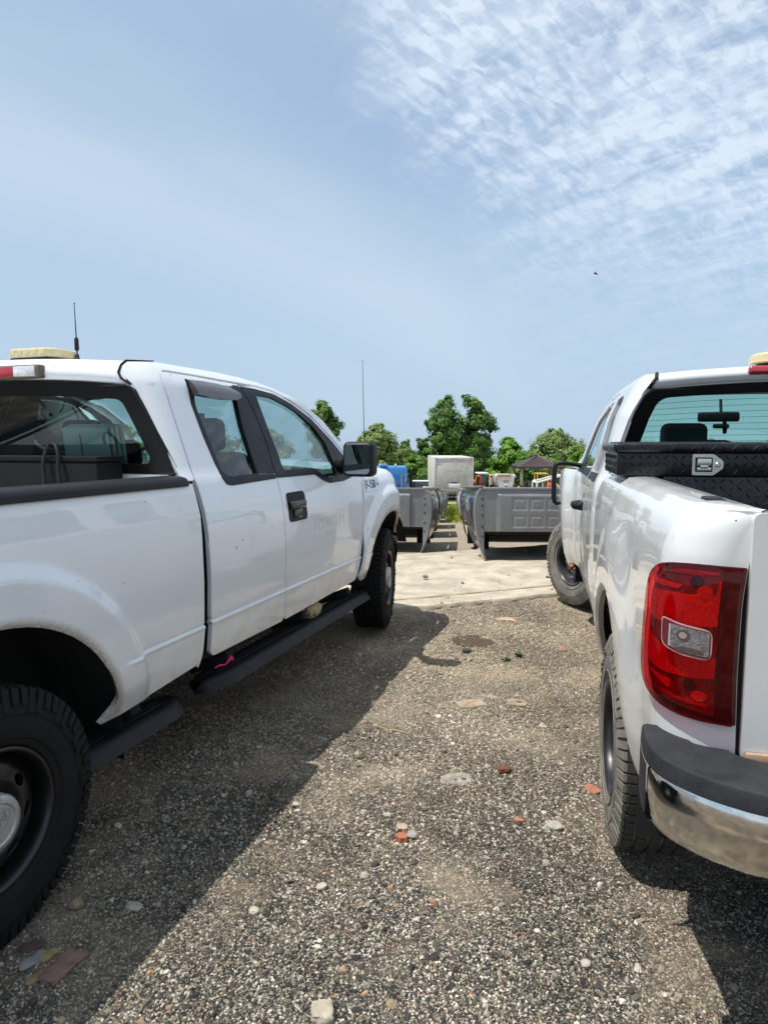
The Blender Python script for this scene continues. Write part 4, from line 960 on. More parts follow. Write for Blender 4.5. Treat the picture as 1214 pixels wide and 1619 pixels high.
    for k in range(11): z = 1.42 + .027 * k; xx = rx(z) - .09; tube(bm, [rw(xx * t, z) + Vector((0, .008, 0)) for t in np.linspace(-1, 1, 9)], .0008, 4)
    finish(bm, 'defroster_wires', pr('defroster', (.06, .03, .02), .5), rwo)
    bm = bmesh.new(); tube(bm, [rw(*p) + Vector((0, -.002, 0)) for p in out + out[:1]], .006, 6, cap=False); finish(bm, 'window_gasket', BLACKTR, rwo)
    bm = bmesh.new(); box(bm, (0, 1.03, 1.10), (1.7, .03, .60), .01); finish(bm, 'cab_back', WHITE_B, root)
    bm = bmesh.new(); box(bm, (0, .925, 1.838), (.66, .05, .04), .014, (rad(-12), 0, 0), 3); bl = finish(bm, 'brake_light', REDPL, root)
    bm = bmesh.new(); box(bm, (0, .895, 1.836), (.44, .02, .034), .008, (rad(-12), 0, 0)); finish(bm, 'clear_lens', CLEARL, bl)
    bm = bmesh.new(); lathe(bm, [(-.004, .0001), (-.004, .13), (.0, .145), (.034, .14), (.046, .125), (.05, .0001)], 40, 'z', (-.12, 1.16, 1.895)); bmesh.ops.recalc_face_normals(bm, faces=bm.faces[:]); be = finish(bm, 'beacon', AMBER, root)
    bm = bmesh.new(); lathe(bm, [(-.03, .0001), (-.03, .10), (-.004, .11)], 32, 'z', (-.12, 1.16, 1.891)); bmesh.ops.recalc_face_normals(bm, faces=bm.faces[:]); finish(bm, 'beacon_base', BLACKPL, be)
    # tailgate
    bm = bmesh.new()
    xg = WID - (pb(1.0) + CR + .032) - .012
    def tg(x, z):
        y = -1.075 + .05 * (1 - sst(z, .5, .85)); return Vector((x, y - .006 * (1 - (x / .85) ** 2), z))
    tgo = panel('tailgate', rnd([(-xg, .80), (-xg, 1.352), (xg, 1.352), (xg, .80)], .018), tg, WHITE_B, root, step=.06, depth=.05)
    bm = bmesh.new(); box(bm, (0, -1.045, 1.343), (2 * xg - .03, .055, .016), .005); box(bm, (0, -1.02, 1.08), (2 * xg - .03, .012, .50), .003); finish(bm, 'tailgate_inner', WHITE_B, tgo)
    bm = bmesh.new(); box(bm, (0, -1.083, .818), (2 * xg - .01, .012, .026), .003); finish(bm, 'lower_strip', pr('tan_strip', (.34, .22, .14), .5, var=.35, vscale=12), tgo)  # tan strip along the lower edge of the tailgate
    bm = bmesh.new(); box(bm, (0, -.05, 1.01), (1.62, 1.9, .04), .005); box(bm, (0, .93, 1.05), (1.66, .03, .55), .005); finish(bm, 'bed_floor', pr('bed_liner_black', (.012, .012, .012), .8, bump=.5), root)
    for s in (-1, 1): bm = bmesh.new(); box(bm, (s * (xg + .006), -1.035, 1.07), (.05, .03, .53), .002); finish(bm, 'gap_shade_strip', DARK, root)  # added dark strips behind the tailgate gaps, standing in for their shade
    # step bumper
    PL = [(-.022, -.97), (-.027, -1.06), (-.018, -1.12), (.004, -1.165), (.047, -1.21), (.10, -1.245), (.17, -1.272), (.30, -1.293), (.60, -1.305), (1.0, -1.31)]
    # resample smoothly
    def plan(t):
        k = t * (len(PL) - 1); i = min(int(k), len(PL) - 2); q = k - i
        P = [Vector(PL[max(i - 1, 0)]), Vector(PL[i]), Vector(PL[i + 1]), Vector(PL[min(i + 2, len(PL) - 1)])]
        return .5 * ((2 * P[1]) + (P[2] - P[0]) * q + (2 * P[0] - 5 * P[1] + 4 * P[2] - P[3]) * q * q + (3 * P[1] - P[0] - 3 * P[2] + P[3]) * q ** 3)
    TS = list(np.linspace(0, 1, 46))
    def ring(o, z, s):
        r = []
        for t in TS:
            p = plan(t); d = (plan(min(1, t + .01)) - plan(max(0, t - .01))).normalized(); nn = Vector((-d.y, d.x))
            if nn.x > 0 and t < .3: nn = -nn
            if nn.y > 0 and t >= .3: nn = -nn
            q = p + nn * o; r.append(Vector((s * (WID - q.x), q.y, z)))
        return r
    bm = bmesh.new(); bm2 = bmesh.new()
    for s in (-1, 1):
        rows = [ring(-.03, .648, s), ring(-.008, .658, s), ring(.0, .678, s), ring(.004, .732, s), ring(.003, .776, s), ring(-.002, .786, s)]
        i0 = 7
        vr = [[bm.verts.new(p) for p in r[i0:]] for r in rows]
        for a, b in zip(vr, vr[1:]):
            for k in range(len(a) - 1): bm.faces.new((a[k], a[k + 1], b[k + 1], b[k]))
        rows = [ring(-.004, .786, s), ring(.006, .790, s), ring(.004, .823, s), ring(.001, .829, s), ring(-.006, .832, s), ring(-.05, .831, s), ring(-.09, .830, s), ring(-.10, .825, s), ring(-.17, .822, s)]
        vr = [[bm2.verts.new(p) for p in r] for r in rows]
        for a, b in zip(vr, vr[1:]):
            for k in range(len(a) - 1): bm2.faces.new((a[k], a[k + 1], b[k + 1], b[k]))
        rows = [ring(-.035, .645, s), ring(-.002, .655, s), ring(.006, .67, s), ring(.006, .786, s)]
        vr = [[bm2.verts.new(p) for p in r[:i0 + 1]] for r in rows]
        for a, b in zip(vr, vr[1:]):
            for k in range(len(a) - 1): bm2.faces.new((a[k], a[k + 1], b[k + 1], b[k]))
    bmesh.ops.remove_doubles(bm, verts=bm.verts[:], dist=1e-5); bmesh.ops.remove_doubles(bm2, verts=bm2.verts[:], dist=1e-5)
    bmesh.ops.recalc_face_normals(bm, faces=bm.faces[:]); bmesh.ops.recalc_face_normals(bm2, faces=bm2.faces[:])
    bo = finish(bm, 'rear_bumper', pr('dirty_chrome', (.80, .77, .71), .09, 1.0, var=.12, vscale=60, bump=.03, bscale=300), root, sharp=60)
    box(bm2, (0, -1.19, .812), (1.30, .16, .02), .006)
    finish(bm2, 'bumper_step_pad', GREYPL, bo, sharp=28)
    bm = bmesh.new(); box(bm, (0, -1.10, .70), (1.5, .12, .10), .02)
    for x in (-.45, .45): box(bm, (x, 1.3, .54), (.09, 4.7, .16), .01)
    box(bm, (0, 2.0, .60), (1.3, 2.0, .10), .01); box(bm, (0, 3.4, .75), (.9, 1.0, .4), .05)
    for u, z in ((0, .40), (3.645, .44)): tube(bm, [(-.72, u, z), (.72, u, z)], .045, 10)
    lathe(bm, [(-.14, .1), (-.1, .15), (.1, .15), (.14, .1)], 20, c=(0, 0, .40)); finish(bm, 'chassis', DARK, root)
    bm = bmesh.new(); box(bm, (0, 1.95, .645), (1.84, 1.85, .03), .005); finish(bm, 'cab_floor', DARK, root)
    bm = bmesh.new(); grid(bm, lambda t, k: Vector((.95 * t, 4.5 - .2 * abs(t) ** 5 + [0, .03, .03, 0][k], [.52, .58, .72, .78][k])), list(np.linspace(-1, 1, 21)), range(4)); bmesh.ops.recalc_face_normals(bm, faces=bm.faces[:]); finish(bm, 'front_bumper', CHROME, root)
    for u, zc, R in ((0, .40, .575), (3.645, .44, .56)): wheel_well(root, WID, u, zc, R)
    for s in (-1, 1):
        make_wheel(root, s * (WID - .005), 0, .384, s, .390, .25, .21, 'steel', RUBBER_D, seed=2 + s)
        make_wheel(root, s * (WID - .012), 3.645, .43, s, .390, .25, .21, 'spoke', RUBBER_D, steer=33, seed=5 + s)
    seats(root, WID, (-.42, .42), 1.40, 1.95, SEATG, 1.28)
    steering(root, -.42, 2.55, 1.30)
    bm = bmesh.new(); box(bm, (0, 2.85, 1.14), (1.66, .42, .26), .06, (rad(10), 0, 0), 3); finish(bm, 'dashboard', DASHM, root)
    bm = bmesh.new(); box(bm, (-.12, 2.33, 1.672), (.26, .03, .066), .02, seg=3); tube(bm, [(-.08, 2.34, 1.65), (-.07, 2.36, 1.60), (-.07, 2.36, 1.56)], [.012, .016, .012], 8); box(bm, (-.10, 2.34, 1.61), (.10, .04, .03), .01)
    tube(bm, [(-.10, 2.35, 1.69), (-.10, 2.38, 1.79)], .01, 6); finish(bm, 'interior_mirror', BLACKTR, root)
    # toolbox across the bed rails
    rm = Matrix.Translation(org) @ Matrix.Rotation(th, 4, 'Z')
    tb = thing('toolbox', 'black diamond plate toolbox lying across the bed rails of the right truck', 'toolbox', rm @ Vector((0, .55, 1.365)), th)
    x1 = .985
    def loz(bm, P, A, B, nu, nv, du, dv):
        """raised tread bars: P origin, A and B in-plane unit vectors"""
        nn = A.cross(B).normalized()
        for i in range(nu):
            for j in range(nv):
                a = (i + .5) * du; b = (j + .5) * dv; d = rad(45 if (i + j) % 2 else -45)
                l, w = du * .52, du * .085; pts = []
                for q, r, hh in ((-l, 0, .0), (0, w, .0), (l, 0, .0), (0, -w, .0)):
                    pts.append(bm.verts.new(P + A * (a + q * cos(d) - r * sin(d)) + B * (b + q * sin(d) + r * cos(d))))
                c = bm.verts.new(P + A * a + B * b + nn * .0042)
                for k in range(4): bm.faces.new((pts[k], pts[(k + 1) % 4], c))
    V = Vector
    bm = bmesh.new(); box(bm, (0, 0, .048), (2 * x1 - .03, .50, .095), .008); box(bm, (0, .0, -.18), (1.58, .498, .36), .006)
    loz(bm, V((-x1 + .025, -.2503, .004)), V((1, 0, 0)), V((0, 0, 1)), 60, 3, .0325, .029)
    loz(bm, V((-.78, -.2493, -.35)), V((1, 0, 0)), V((0, 0, 1)), 48, 12, .0325, .029)
    loz(bm, V((-x1 + .0148, .24, .004)), V((0, -1, 0)), V((0, 0, 1)), 15, 3, .0325, .029)
    bmesh.ops.recalc_face_normals(bm, faces=[q for q in bm.faces if len(q.verts) > 3]); finish(bm, 'box_body', DIAM, tb, sharp=30)
    bm = bmesh.new(); box(bm, (0, 0, .115), (2 * x1, .53, .040), .014, seg=4)
    loz(bm, V((-x1 + .02, -.2655, .098)), V((1, 0, 0)), V((0, 0, 1)), 52, 1, .0375, .032)
    loz(bm, V((-x1 + .02, -.24, .1352)), V((1, 0, 0)), V((0, 1, 0)), 52, 12, .0375, .04)
    bmesh.ops.recalc_face_normals(bm, faces=[q for q in bm.faces if len(q.verts) > 3]); finish(bm, 'lid', DIAM, tb, sharp=30)
    for lx in (-.627, .50):
        bm = bmesh.new(); P = lambda a, b: V((lx + a, -.259, .048 + b))
        prism(bm, rnd([(-.057, -.042), (-.057, .042), (.022, .042), (.058, .014), (.058, -.014), (.022, -.042)], .008), P, V((0, .010, 0)))
        la = finish(bm, 'latch', STAINL, tb)
        bm = bmesh.new(); prism(bm, rnd([(-.046, -.029), (-.046, .029), (.018, .029), (.018, -.029)], .005), lambda a, b: P(a, b) + V((0, -.0015, 0)), V((0, .001, 0))); finish(bm, 'latch_recess', DARK, la)
        bm = bmesh.new(); box(bm, (lx - .013, -.262, .048 + .009), (.052, .006, .030), .002); box(bm, (lx - .013, -.2635, .048 - .008), (.030, .006, .014), .005); box(bm, (lx - .013, -.2615, .048 - .018), (.052, .003, .014), .001); finish(bm, 'latch_paddle', STAINL, la)
        bm = bmesh.new(); lathe(bm, [(-.268, .0001), (-.268, .007), (-.265, .010), (-.255, .0105)], 20, 'y', (lx + .036, 0, .048)); 
        for a, b in ((-.05, -.036), (-.05, .036), (.03, .027), (.03, -.027)): lathe(bm, [(-.2615, .0001), (-.2612, .003), (-.258, .0035)], 8, 'y', (lx + a, 0, .048 + b))
        bmesh.ops.recalc_face_normals(bm, faces=bm.faces[:]); finish(bm, 'lock_cylinder', STAINL, la)
build_right()

# ------------------------------------------------------------------ cut-off pickup beds in two rows
GREY_D = pr('dark_grey_paint', (.14, .148, .15), .3, .3, coat=1, var=.2, vscale=3)
SILVER = pr('silver_paint', (.40, .41, .42), .28, .6, coat=1, var=.12, vscale=3)
BLACKP = pr('black_paint', (.010, .010, .011), .3, coat=1, var=.2)
GREY_M = pr('grey_paint', (.13, .135, .14), .35, .4, coat=1, var=.2, vscale=3)
PRIMER = pr('grey_galvanised', (.225, .23, .23), .26, .4, var=.10, vscale=2.5)
def make_bed():
    root = thing('truck_bed', 'x', 'truck bed')
    Lb, Wd, Hh = 2.0, .97, .905
    ps = prof([.2, .35, .5, .65, .8, .95, 1.02, 1.08, 1.12], [.15, .085, .04, .012, .0, .01, .03, .065, .10], .02)
    def sf(s, o=0):
        def g(u, z):
            ins = ps(z + .2) - .03 * (1 - sst(sqrt((u - 1.02) ** 2 + (z - .18) ** 2), .52, .62)) * sst(z, .1, .3)
            return Vector((s * (Wd - ins + o), u, z))
        return g
    out = rnd([(0, .0), (0, Hh), (Lb, Hh), (Lb, .12)], .02) + [(1.55, .1)] + arc(1.02, .14, .49, -5, 185, 20) + [(.48, .08), (.30, .0)]
    for s in (1, -1):
        p = panel('bed_side', out, sf(s), PRIMER, root, step=.09, depth=.012, flip=s < 0)
        bm = bmesh.new(); zs = list(np.linspace(.005, Hh - .005, 18))  # front return flange with its bolt holes
        g1 = [bm.verts.new(sf(s)(0, z) + Vector((0, -.001, 0))) for z in zs]; g2 = [bm.verts.new(Vector((s * (sf(1)(0, z).x - .018), -.022, z))) for z in zs]; g3 = [bm.verts.new(Vector((s * min(.83, sf(1)(0, z).x - .03), -.004, z))) for z in zs]
        for a, b in ((g1, g2), (g2, g3)):
            for k in range(len(a) - 1): bm.faces.new((a[k], a[k + 1], b[k + 1], b[k]))
        bmesh.ops.recalc_face_normals(bm, faces=bm.faces[:]); fl = finish(bm, 'side_flange', PRIMER, root, sharp=50)
        bm = bmesh.new()
        for z in (.30, .42, .56, .68, .76): lathe(bm, [(-.012, .0001), (-.013, .012), (-.004, .012)], 10, 'y', (s * .855, 0, z))
        bmesh.ops.recalc_face_normals(bm, faces=bm.faces[:]); finish(bm, 'bolt_holes', DARK, fl)
        bm = bmesh.new(); box(bm, (s * (Wd - .085), Lb / 2, Hh + .006), (.13, Lb - .01, .03), .010, seg=3); finish(bm, 'bed_rail', PRIMER, root)
        bm = bmesh.new(); box(bm, (s * (Wd - .17), Lb / 2, .63), (.02, Lb - .05, .52), .004); finish(bm, 'inner_wall', PRIMER, root)
        bm = bmesh.new(); n = 14; grid(bm, lambda a, k: Vector((s * (Wd - .06 - .2 * k), 1.02 + .49 * cos(a), .14 + .49 * sin(a))), [rad(-5 + 190 * i / n) for i in range(n + 1)], [0, 1]); finish(bm, 'wheel_tub', DARK, root)
    # front wall with pressed panels
    def fw(x, z, rects=False):
        d = 0.
        def emb(cx, cz, hx, hz, dep, e=.02):
            k = max(abs(x - cx) - hx, abs(z - cz) - hz); return dep * sst(-k, -e, e)
        d -= emb(0, .59, .66, .235, .045, .022)
        for i in range(-2, 4):
            for cz in (.49, .70) if rects else (): d += emb(i * .21 + .02, cz, .085, .070, .008, .012) - emb(i * .21 + .02, cz, .062, .048, .007, .012)
        return Vector((x, d - .0, z))
    panel('front_panel', rnd([(-.84, .36), (-.84, .885), (.84, .885), (.84, .36)], .015), fw, PRIMER, root, step=.022, depth=.02)
    pr2 = panel('front_panel', rnd([(-.84, .36), (-.84, .885), (.84, .885), (.84, .36)], .015), lambda a, b: fw(a, b, True), PRIMER, None, step=.013, depth=.02)
    root['m'] = pr2.data.name; bpy.data.objects.remove(pr2)
    bm = bmesh.new(); box(bm, (0, .0, .892), (1.70, .05, .035), .010, seg=3); finish(bm, 'front_rail', PRIMER, root)
    bm = bmesh.new(); box(bm, (.1, -.012, .385), (1.05, .02, .018), .006); finish(bm, 'front_bar', BLACKPL, root)
    bm = bmesh.new(); box(bm, (0, Lb / 2, .345), (1.62, Lb - .02, .03), .004); finish(bm, 'bed_floor', DARK, root)
    for y in (.25, .8, 1.4):
        bm = bmesh.new(); box(bm, (0, y, .28), (1.5, .08, .09), .008); finish(bm, 'cross_member', DARK, root)
    return root
def recolour(root, m):
    for o in root.children:
        if o.name.split('.')[0] in ('bed_side', 'bed_rail', 'front_panel', 'front_rail', 'side_flange', 'inner_wall'):
            o.material_slots[0].link = 'OBJECT'; o.material_slots[0].material = m if o.name.split('.')[0] in ('bed_side', 'bed_rail') else (PRIMER if m is not BLACKP else m)
BH = rad(5.9); bf = Vector((sin(BH), cos(BH))); bn = Vector((cos(BH), -sin(BH)))
TILT = -math.atan(.0725)
proto = make_bed(); beds = 0; RECT = bpy.data.meshes[proto['m']]; del proto['m']
ordn = ['first', 'second', 'third', 'fourth', 'fifth', 'sixth', 'seventh', 'eighth', 'ninth']
def place(corner, side, i, mat, row):
    """corner = the bed's near bottom corner next to the lane; side +1: the bed lies to the left of it"""
    global beds
    o = proto if beds == 0 else copy_tree(proto); beds += 1
    c = Vector(corner) - bn * (side * .82)
    o.location = (c.x, c.y, lot_z(c.y) + .008)
    o.rotation_euler = (TILT, 0, -(rad(2.2) if (side < 0 and i == 0) else BH + rad((.8, -.6, .5, -.9, .3, -.4, .6)[i])))
    cn = {id(GREY_D): 'dark grey', id(SILVER): 'silver', id(BLACKP): 'black', id(GREY_M): 'mid grey', id(WHITE_B): 'white'}[id(mat)]
    o['label'] = f'{cn} cut-off pickup bed, {ordn[i]} from the camera in the {row} row'
    o['group'] = 'cut-off pickup beds standing in two rows'
    if side < 0 and i == 0:
        for ch in o.children:
            if ch.name.startswith('front_panel'): ch.data = RECT
    recolour(o, mat)
for i, m in enumerate((SILVER, BLACKP, GREY_M, SILVER, WHITE_B, SILVER, GREY_M)):
    p = Vector((.531, 9.42)) + bf * 3.1 * i + bn * (.0, .03, -.02, .04, .0, .05, .0)[i]
    place(p, 1, i, m, 'left')
for i, m in enumerate((GREY_D, BLACKP, SILVER, WHITE_B, GREY_M, SILVER, GREY_D)):
    p = Vector((1.251, 8.38)) + bf * 3.1 * i + bn * (.0, .05, -.02, -.10, -.06, -.12, -.10)[i]
    place(p, -1, i, m, 'right')
bm = bmesh.new(); c = Vector((1.251, 8.38)) + bn * .26
prism(bm, [(.045 * cos(2 * pi * i / 24), .030 * sin(2 * pi * i / 24)) for i in range(24)], lambda a, b: Vector((a, -.006, b)), Vector((0, .003, 0)))
st_ = finish(bm, 'sticker', pr('white_sticker', (.7, .7, .7), .5), bpy.data.objects['truck_bed.%03d' % 7] if 'truck_bed.007' in bpy.data.objects else proto); st_.location = (-.60, 0, .43)

# ------------------------------------------------------------------ trees
def at(px, py, Y):
    """a point at distance Y from the camera, for a direction measured in the photograph"""
    p = rad(5.81); d = Vector((0, cos(p), -sin(p))) + Vector((1, 0, 0)) * ((px - 607) / 1076) + Vector((0, sin(p), cos(p))) * (-(py - 809.5) / 1076)
    return Vector((0, 0, 1.5)) + d * (Y / d.y)
def leaf_mat(name, a, b, c):
    m = bpy.data.materials.new(name); m.use_nodes = True; nt = m.node_tree; N = nt.nodes; L = nt.links
    bs = N['Principled BSDF']; a, b, c = [(q_[0] * 2.15, q_[1] * 1.95, q_[2] * 1.7) for q_ in (a, b, c)]; bs.inputs['Roughness'].default_value = .6; bs.inputs['Specular IOR Level'].default_value = .3
    tc = N.new('ShaderNodeTexCoord'); n = N.new('ShaderNodeTexNoise'); L.new(tc.outputs['Object'], n.inputs['Vector']); n.inputs['Scale'].default_value = .55; n.inputs['Detail'].default_value = 7; n.inputs['Roughness'].default_value = .75
    r = N.new('ShaderNodeValToRGB'); L.new(n.outputs['Fac'], r.inputs[0]); e = r.color_ramp.elements; e.new(.5)
    for q, (p, col) in zip(e, ((.34, a), (.5, b), (.68, c))): q.position = p; q.color = (*col, 1)
    L.new(r.outputs[0], bs.inputs['Base Color'])
    tr = N.new('ShaderNodeBsdfTranslucent'); L.new(r.outputs[0], tr.inputs[0]); mx = N.new('ShaderNodeMixShader'); mx.inputs[0].default_value = .4
    L.new(bs.outputs[0], mx.inputs[1]); L.new(tr.outputs[0], mx.inputs[2]); L.new(mx.outputs[0], N['Material Output'].inputs[0])
    return m
LEAF = [leaf_mat('leaf_green', (.030, .068, .014), (.075, .15, .030), (.14, .22, .06)), leaf_mat('leaf_dark', (.020, .048, .013), (.050, .110, .026), (.10, .175, .045)),
        leaf_mat('leaf_pale', (.050, .085, .028), (.11, .17, .06), (.18, .25, .10)), leaf_mat('leaf_bright', (.035, .09, .012), (.085, .18, .025), (.15, .26, .05))]
BARK = pr('bark', (.085, .068, .052), .95, var=.35, vscale=7, bump=.6, bscale=20)
def crown_mesh(clumps, n, leaf, seed):
    r = np.random.default_rng(seed); vol = np.array([c[3] ** 2.4 for c in clumps]); k = r.choice(len(clumps), n, p=vol / vol.sum())
    C = np.array([c[:3] for c in clumps])[k]; Rr = np.array([c[3] for c in clumps])[k]
    # twigs: leaves gather in small sprays so the outline is ragged and the sky shows through
    d = r.normal(size=(n, 3)); d /= np.linalg.norm(d, axis=1)[:, None]
    ns = 16 * len(clumps); sp = r.normal(size=(ns, 3)); sp /= np.linalg.norm(sp, axis=1)[:, None]; sk = r.integers(0, 16, n) + k * 16
    rad_ = r.uniform(.25, 1.10, ns)[sk]; spread = .5
    dd = sp[sk] * rad_[:, None] + d * spread * r.random(n)[:, None] ** .6
    P = C + dd * Rr[:, None] * np.array([1, 1, .85])
    nrm = d * .8 + sp[sk] + np.array([0, 0, .5]); nrm /= np.linalg.norm(nrm, axis=1)[:, None]
    t = np.cross(nrm, r.normal(size=(n, 3))); t /= np.linalg.norm(t, axis=1)[:, None]; b = np.cross(nrm, t)
    s = leaf * r.uniform(.6, 1.35, n)[:, None]
    V = np.stack([P - t * s * .5, P - b * s * .32, P + t * s * .5, P + b * s * .32], 1).reshape(-1, 3)
    me = bpy.data.meshes.new('crown'); me.vertices.add(4 * n); me.vertices.foreach_set('co', V.astype(np.float32).ravel())
    me.loops.add(4 * n); me.loops.foreach_set('vertex_index', np.arange(4 * n, dtype=np.int32)); me.polygons.add(n)
    me.polygons.foreach_set('loop_start', np.arange(0, 4 * n, 4, dtype=np.int32)); me.update(calc_edges=True); return me
def make_tree(name, label, loc, h, clumps, n, leaf, mat, seed, tr=.22, group='trees at the far edge of the yard', rz=0):
    root = thing(name, label, 'tree', loc, rz, group)
    me = crown_mesh(clumps, n, leaf, seed); me.materials.append(mat)
    o = bpy.data.objects.new('crown', me); COL.objects.link(o); o.parent = root
    rd = random.Random(seed); bm = bmesh.new()
    tube(bm, [(0, 0, -.2), (.05, 0, h * .12), (.1, .05, h * .3), (0, .1, h * .5), (.05, 0, h * .66)], [tr * 1.25, tr, tr * .8, tr * .5, tr * .15], 9)
    for c in sorted(clumps, key=lambda q: -q[3])[:9]:
        z0 = max(h * .15, min(c[2] - c[3] * .8, h * .6)) * rd.uniform(.7, .95); m = Vector((c[0] * .45, c[1] * .45, z0 + (c[2] - z0) * .6))
        tube(bm, [(.05, .03, z0), m, c[:3]], [tr * .4, tr * .26, tr * .07], 6)
    finish(bm, 'trunk', BARK, root); return root
def blob(seed, h, w, base=.25, lobes=14, squash=1.):
    rd = random.Random(seed); out = []
    for i in range(lobes):
        f = (i + .5) / lobes; z = h * (base + (1 - base) * f * .93); prf = sin(min(1, (f * .9 + .12)) * pi) ** .55
        a = i * 2.4 + rd.uniform(-.5, .5); q = w * .5 * prf * rd.uniform(.25, .62)
        out.append((q * cos(a), q * sin(a), z, w * .5 * prf * rd.uniform(.42, .62) * squash + .15))
    return out
def tree_at(px, pyb, pyt, Y, wpx, name, label, seed, mat, n=5200, leaf=.30, base=.2, lobes=14, clumps=None):
    top = at(px, pyt, Y).z; g = lot_z(Y); x = at(px, pyb, Y).x; h = top - g; w = wpx / 1076 * Y * 1.02
    return make_tree(name, label, (x, Y, g), h, clumps(h, w) if clumps else blob(seed, h, w, base, lobes), n if clumps else int(n * 2.8), leaf * 1.12, mat, seed)
# the tall two-headed tree behind the box trailer: two lobes with a notch of sky between
def twin(h, w):
    L = [(-.26, 0, .885, .115), (-.20, .02, .80, .15), (-.33, .03, .77, .12), (-.42, -.03, .70, .10), (-.24, -.06, .68, .17), (.10, .02, .93, .085), (.20, -.04, .88, .115), (.22, .05, .79, .13), (.33, -.02, .72, .12), (.16, .02, .70, .16),
         (.43, .04, .68, .085), (-.05, .05, .70, .13), (-.30, -.05, .58, .14), (-.10, -.08, .56, .19), (.14, .06, .57, .17), (.32, -.05, .58, .13), (-.2, .04, .46, .17), (.05, -.06, .44, .19), (.26, .05, .45, .16), (-.08, .02, .33, .17), (.16, -.04, .32, .17), (.0, 0, .22, .17)]
    return [(a * w, b * w, c * h, d * w * 1.22) for a, b, c, d in L]
tree_at(728, 760, 619, 70, 106, 'tall_tree', 'tallest tree, twin headed crown rising above the white box trailer', 11, LEAF[1], 34000, .27, clumps=twin)
tree_at(513, 760, 628, 66, 58, 'broadleaf_tree', 'dark tree peeking above the windshield pillar of the left truck', 21, LEAF[1], 6500, .27, .45)
tree_at(600, 760, 664, 64, 68, 'broadleaf_tree', 'pale tree behind the whip antenna and side mirror of the left truck', 22, LEAF[2], 6000, .26, .3)
tree_at(642, 760, 690, 72, 44, 'broadleaf_tree', 'small pale tree left of the dark tree beside the box trailer', 23, LEAF[2], 3800, .26, .25)
tree_at(672, 760, 687, 76, 58, 'broadleaf_tree', 'dark tree half hidden behind the left edge of the box trailer', 24, LEAF[1], 5200, .28, .2)
tree_at(803, 762, 686, 74, 66, 'broadleaf_tree', 'bright green rounded tree left of the dark pavilion roof', 25, LEAF[3], 6500, .28, .15)
tree_at(846, 762, 702, 82, 52, 'broadleaf_tree', 'yellow green tree directly behind the peak of the pavilion roof', 26, LEAF[3], 4600, .28, .2)
tree_at(880, 762, 673, 78, 82, 'broadleaf_tree', 'wide feathery tree behind the nose of the right truck', 27, LEAF[2], 7000, .27, .3)
tree_at(915, 764, 708, 72, 60, 'broadleaf_tree', 'lower bushy tree right of the pavilion close to the right truck', 28, LEAF[3], 4600, .27, .15)
rdt = random.Random(5)
for i, (px, pt, w, m) in enumerate(((520, 722, 70, 0), (566, 716, 60, 3), (612, 712, 62, 1), (655, 716, 50, 0), (704, 716, 66, 1), (762, 712, 60, 0), (830, 716, 52, 1), (868, 722, 56, 0), (905, 726, 56, 3))):
    tree_at(px, 768, pt, 68 + (i % 3) * 5, w * 1.3, 'understorey_bush', ['leafy bush at the foot of the dark tree above the left truck windshield', 'bright bush behind the mirror of the left truck', 'dark bush between the antenna tree and the blue truck cab', 'green bush above the blue truck cab', 'dark bush at the foot of the twin headed tree', 'green bush between the box trailer and the rounded tree',
        'dark bush left of the pavilion post', 'green bush under the pavilion roof', 'bright bush right of the pavilion roof'][i], 40 + i, LEAF[m], 3600, .28, .05, 10)
for i, (px, pt, w, m, d) in enumerate(((-330, 640, 150, 0, 62), (-120, 664, 130, 1, 66), (60, 690, 110, 3, 70), (200, 668, 110, 2, 66), (330, 664, 110, 0, 70), (430, 672, 80, 2, 66), (1010, 694, 110, 1, 80), (1120, 686, 60, 2, 86), (1230, 690, 80, 0, 84), (1400, 680, 130, 1, 80), (1600, 670, 150, 3, 80))):
    tree_at(px, 768, pt, d, w, 'broadleaf_tree', 'tree seen through the ' + ['side windows of the left truck', 'rear window of the left truck', 'cab glass of the right truck'][0 if 150 < px < 500 else 1 if px <= 150 else 2] + ', ' + ['far left', 'left', 'near the seat headrest', 'behind the rear door glass', 'behind the pillar', 'behind the front door glass', 'behind its left pillar', 'below its mirror', 'at its right', 'far right', 'farthest right'][i],
            60 + i, LEAF[m], 3600, .32, .12, 12)

for i, (px, pt, w, m) in enumerate(((545, 730, 60, 1), (590, 728, 60, 0), (634, 726, 56, 3), (690, 730, 60, 0), (738, 728, 66, 1), (790, 722, 66, 3), (850, 728, 60, 1), (890, 726, 60, 0))):
    tree_at(px, 768, pt, 88, w * 1.3, 'hedge_shrub', 'shrub in the back line of greenery, ' + ['far left behind the windshield pillar', 'behind the left truck mirror', 'above the blue cab', 'left of the trailer', 'behind the trailer', 'under the rounded tree', 'behind the pavilion', 'nearest the right truck'][i], 80 + i, LEAF[m], 2600, .32, .05, 9)

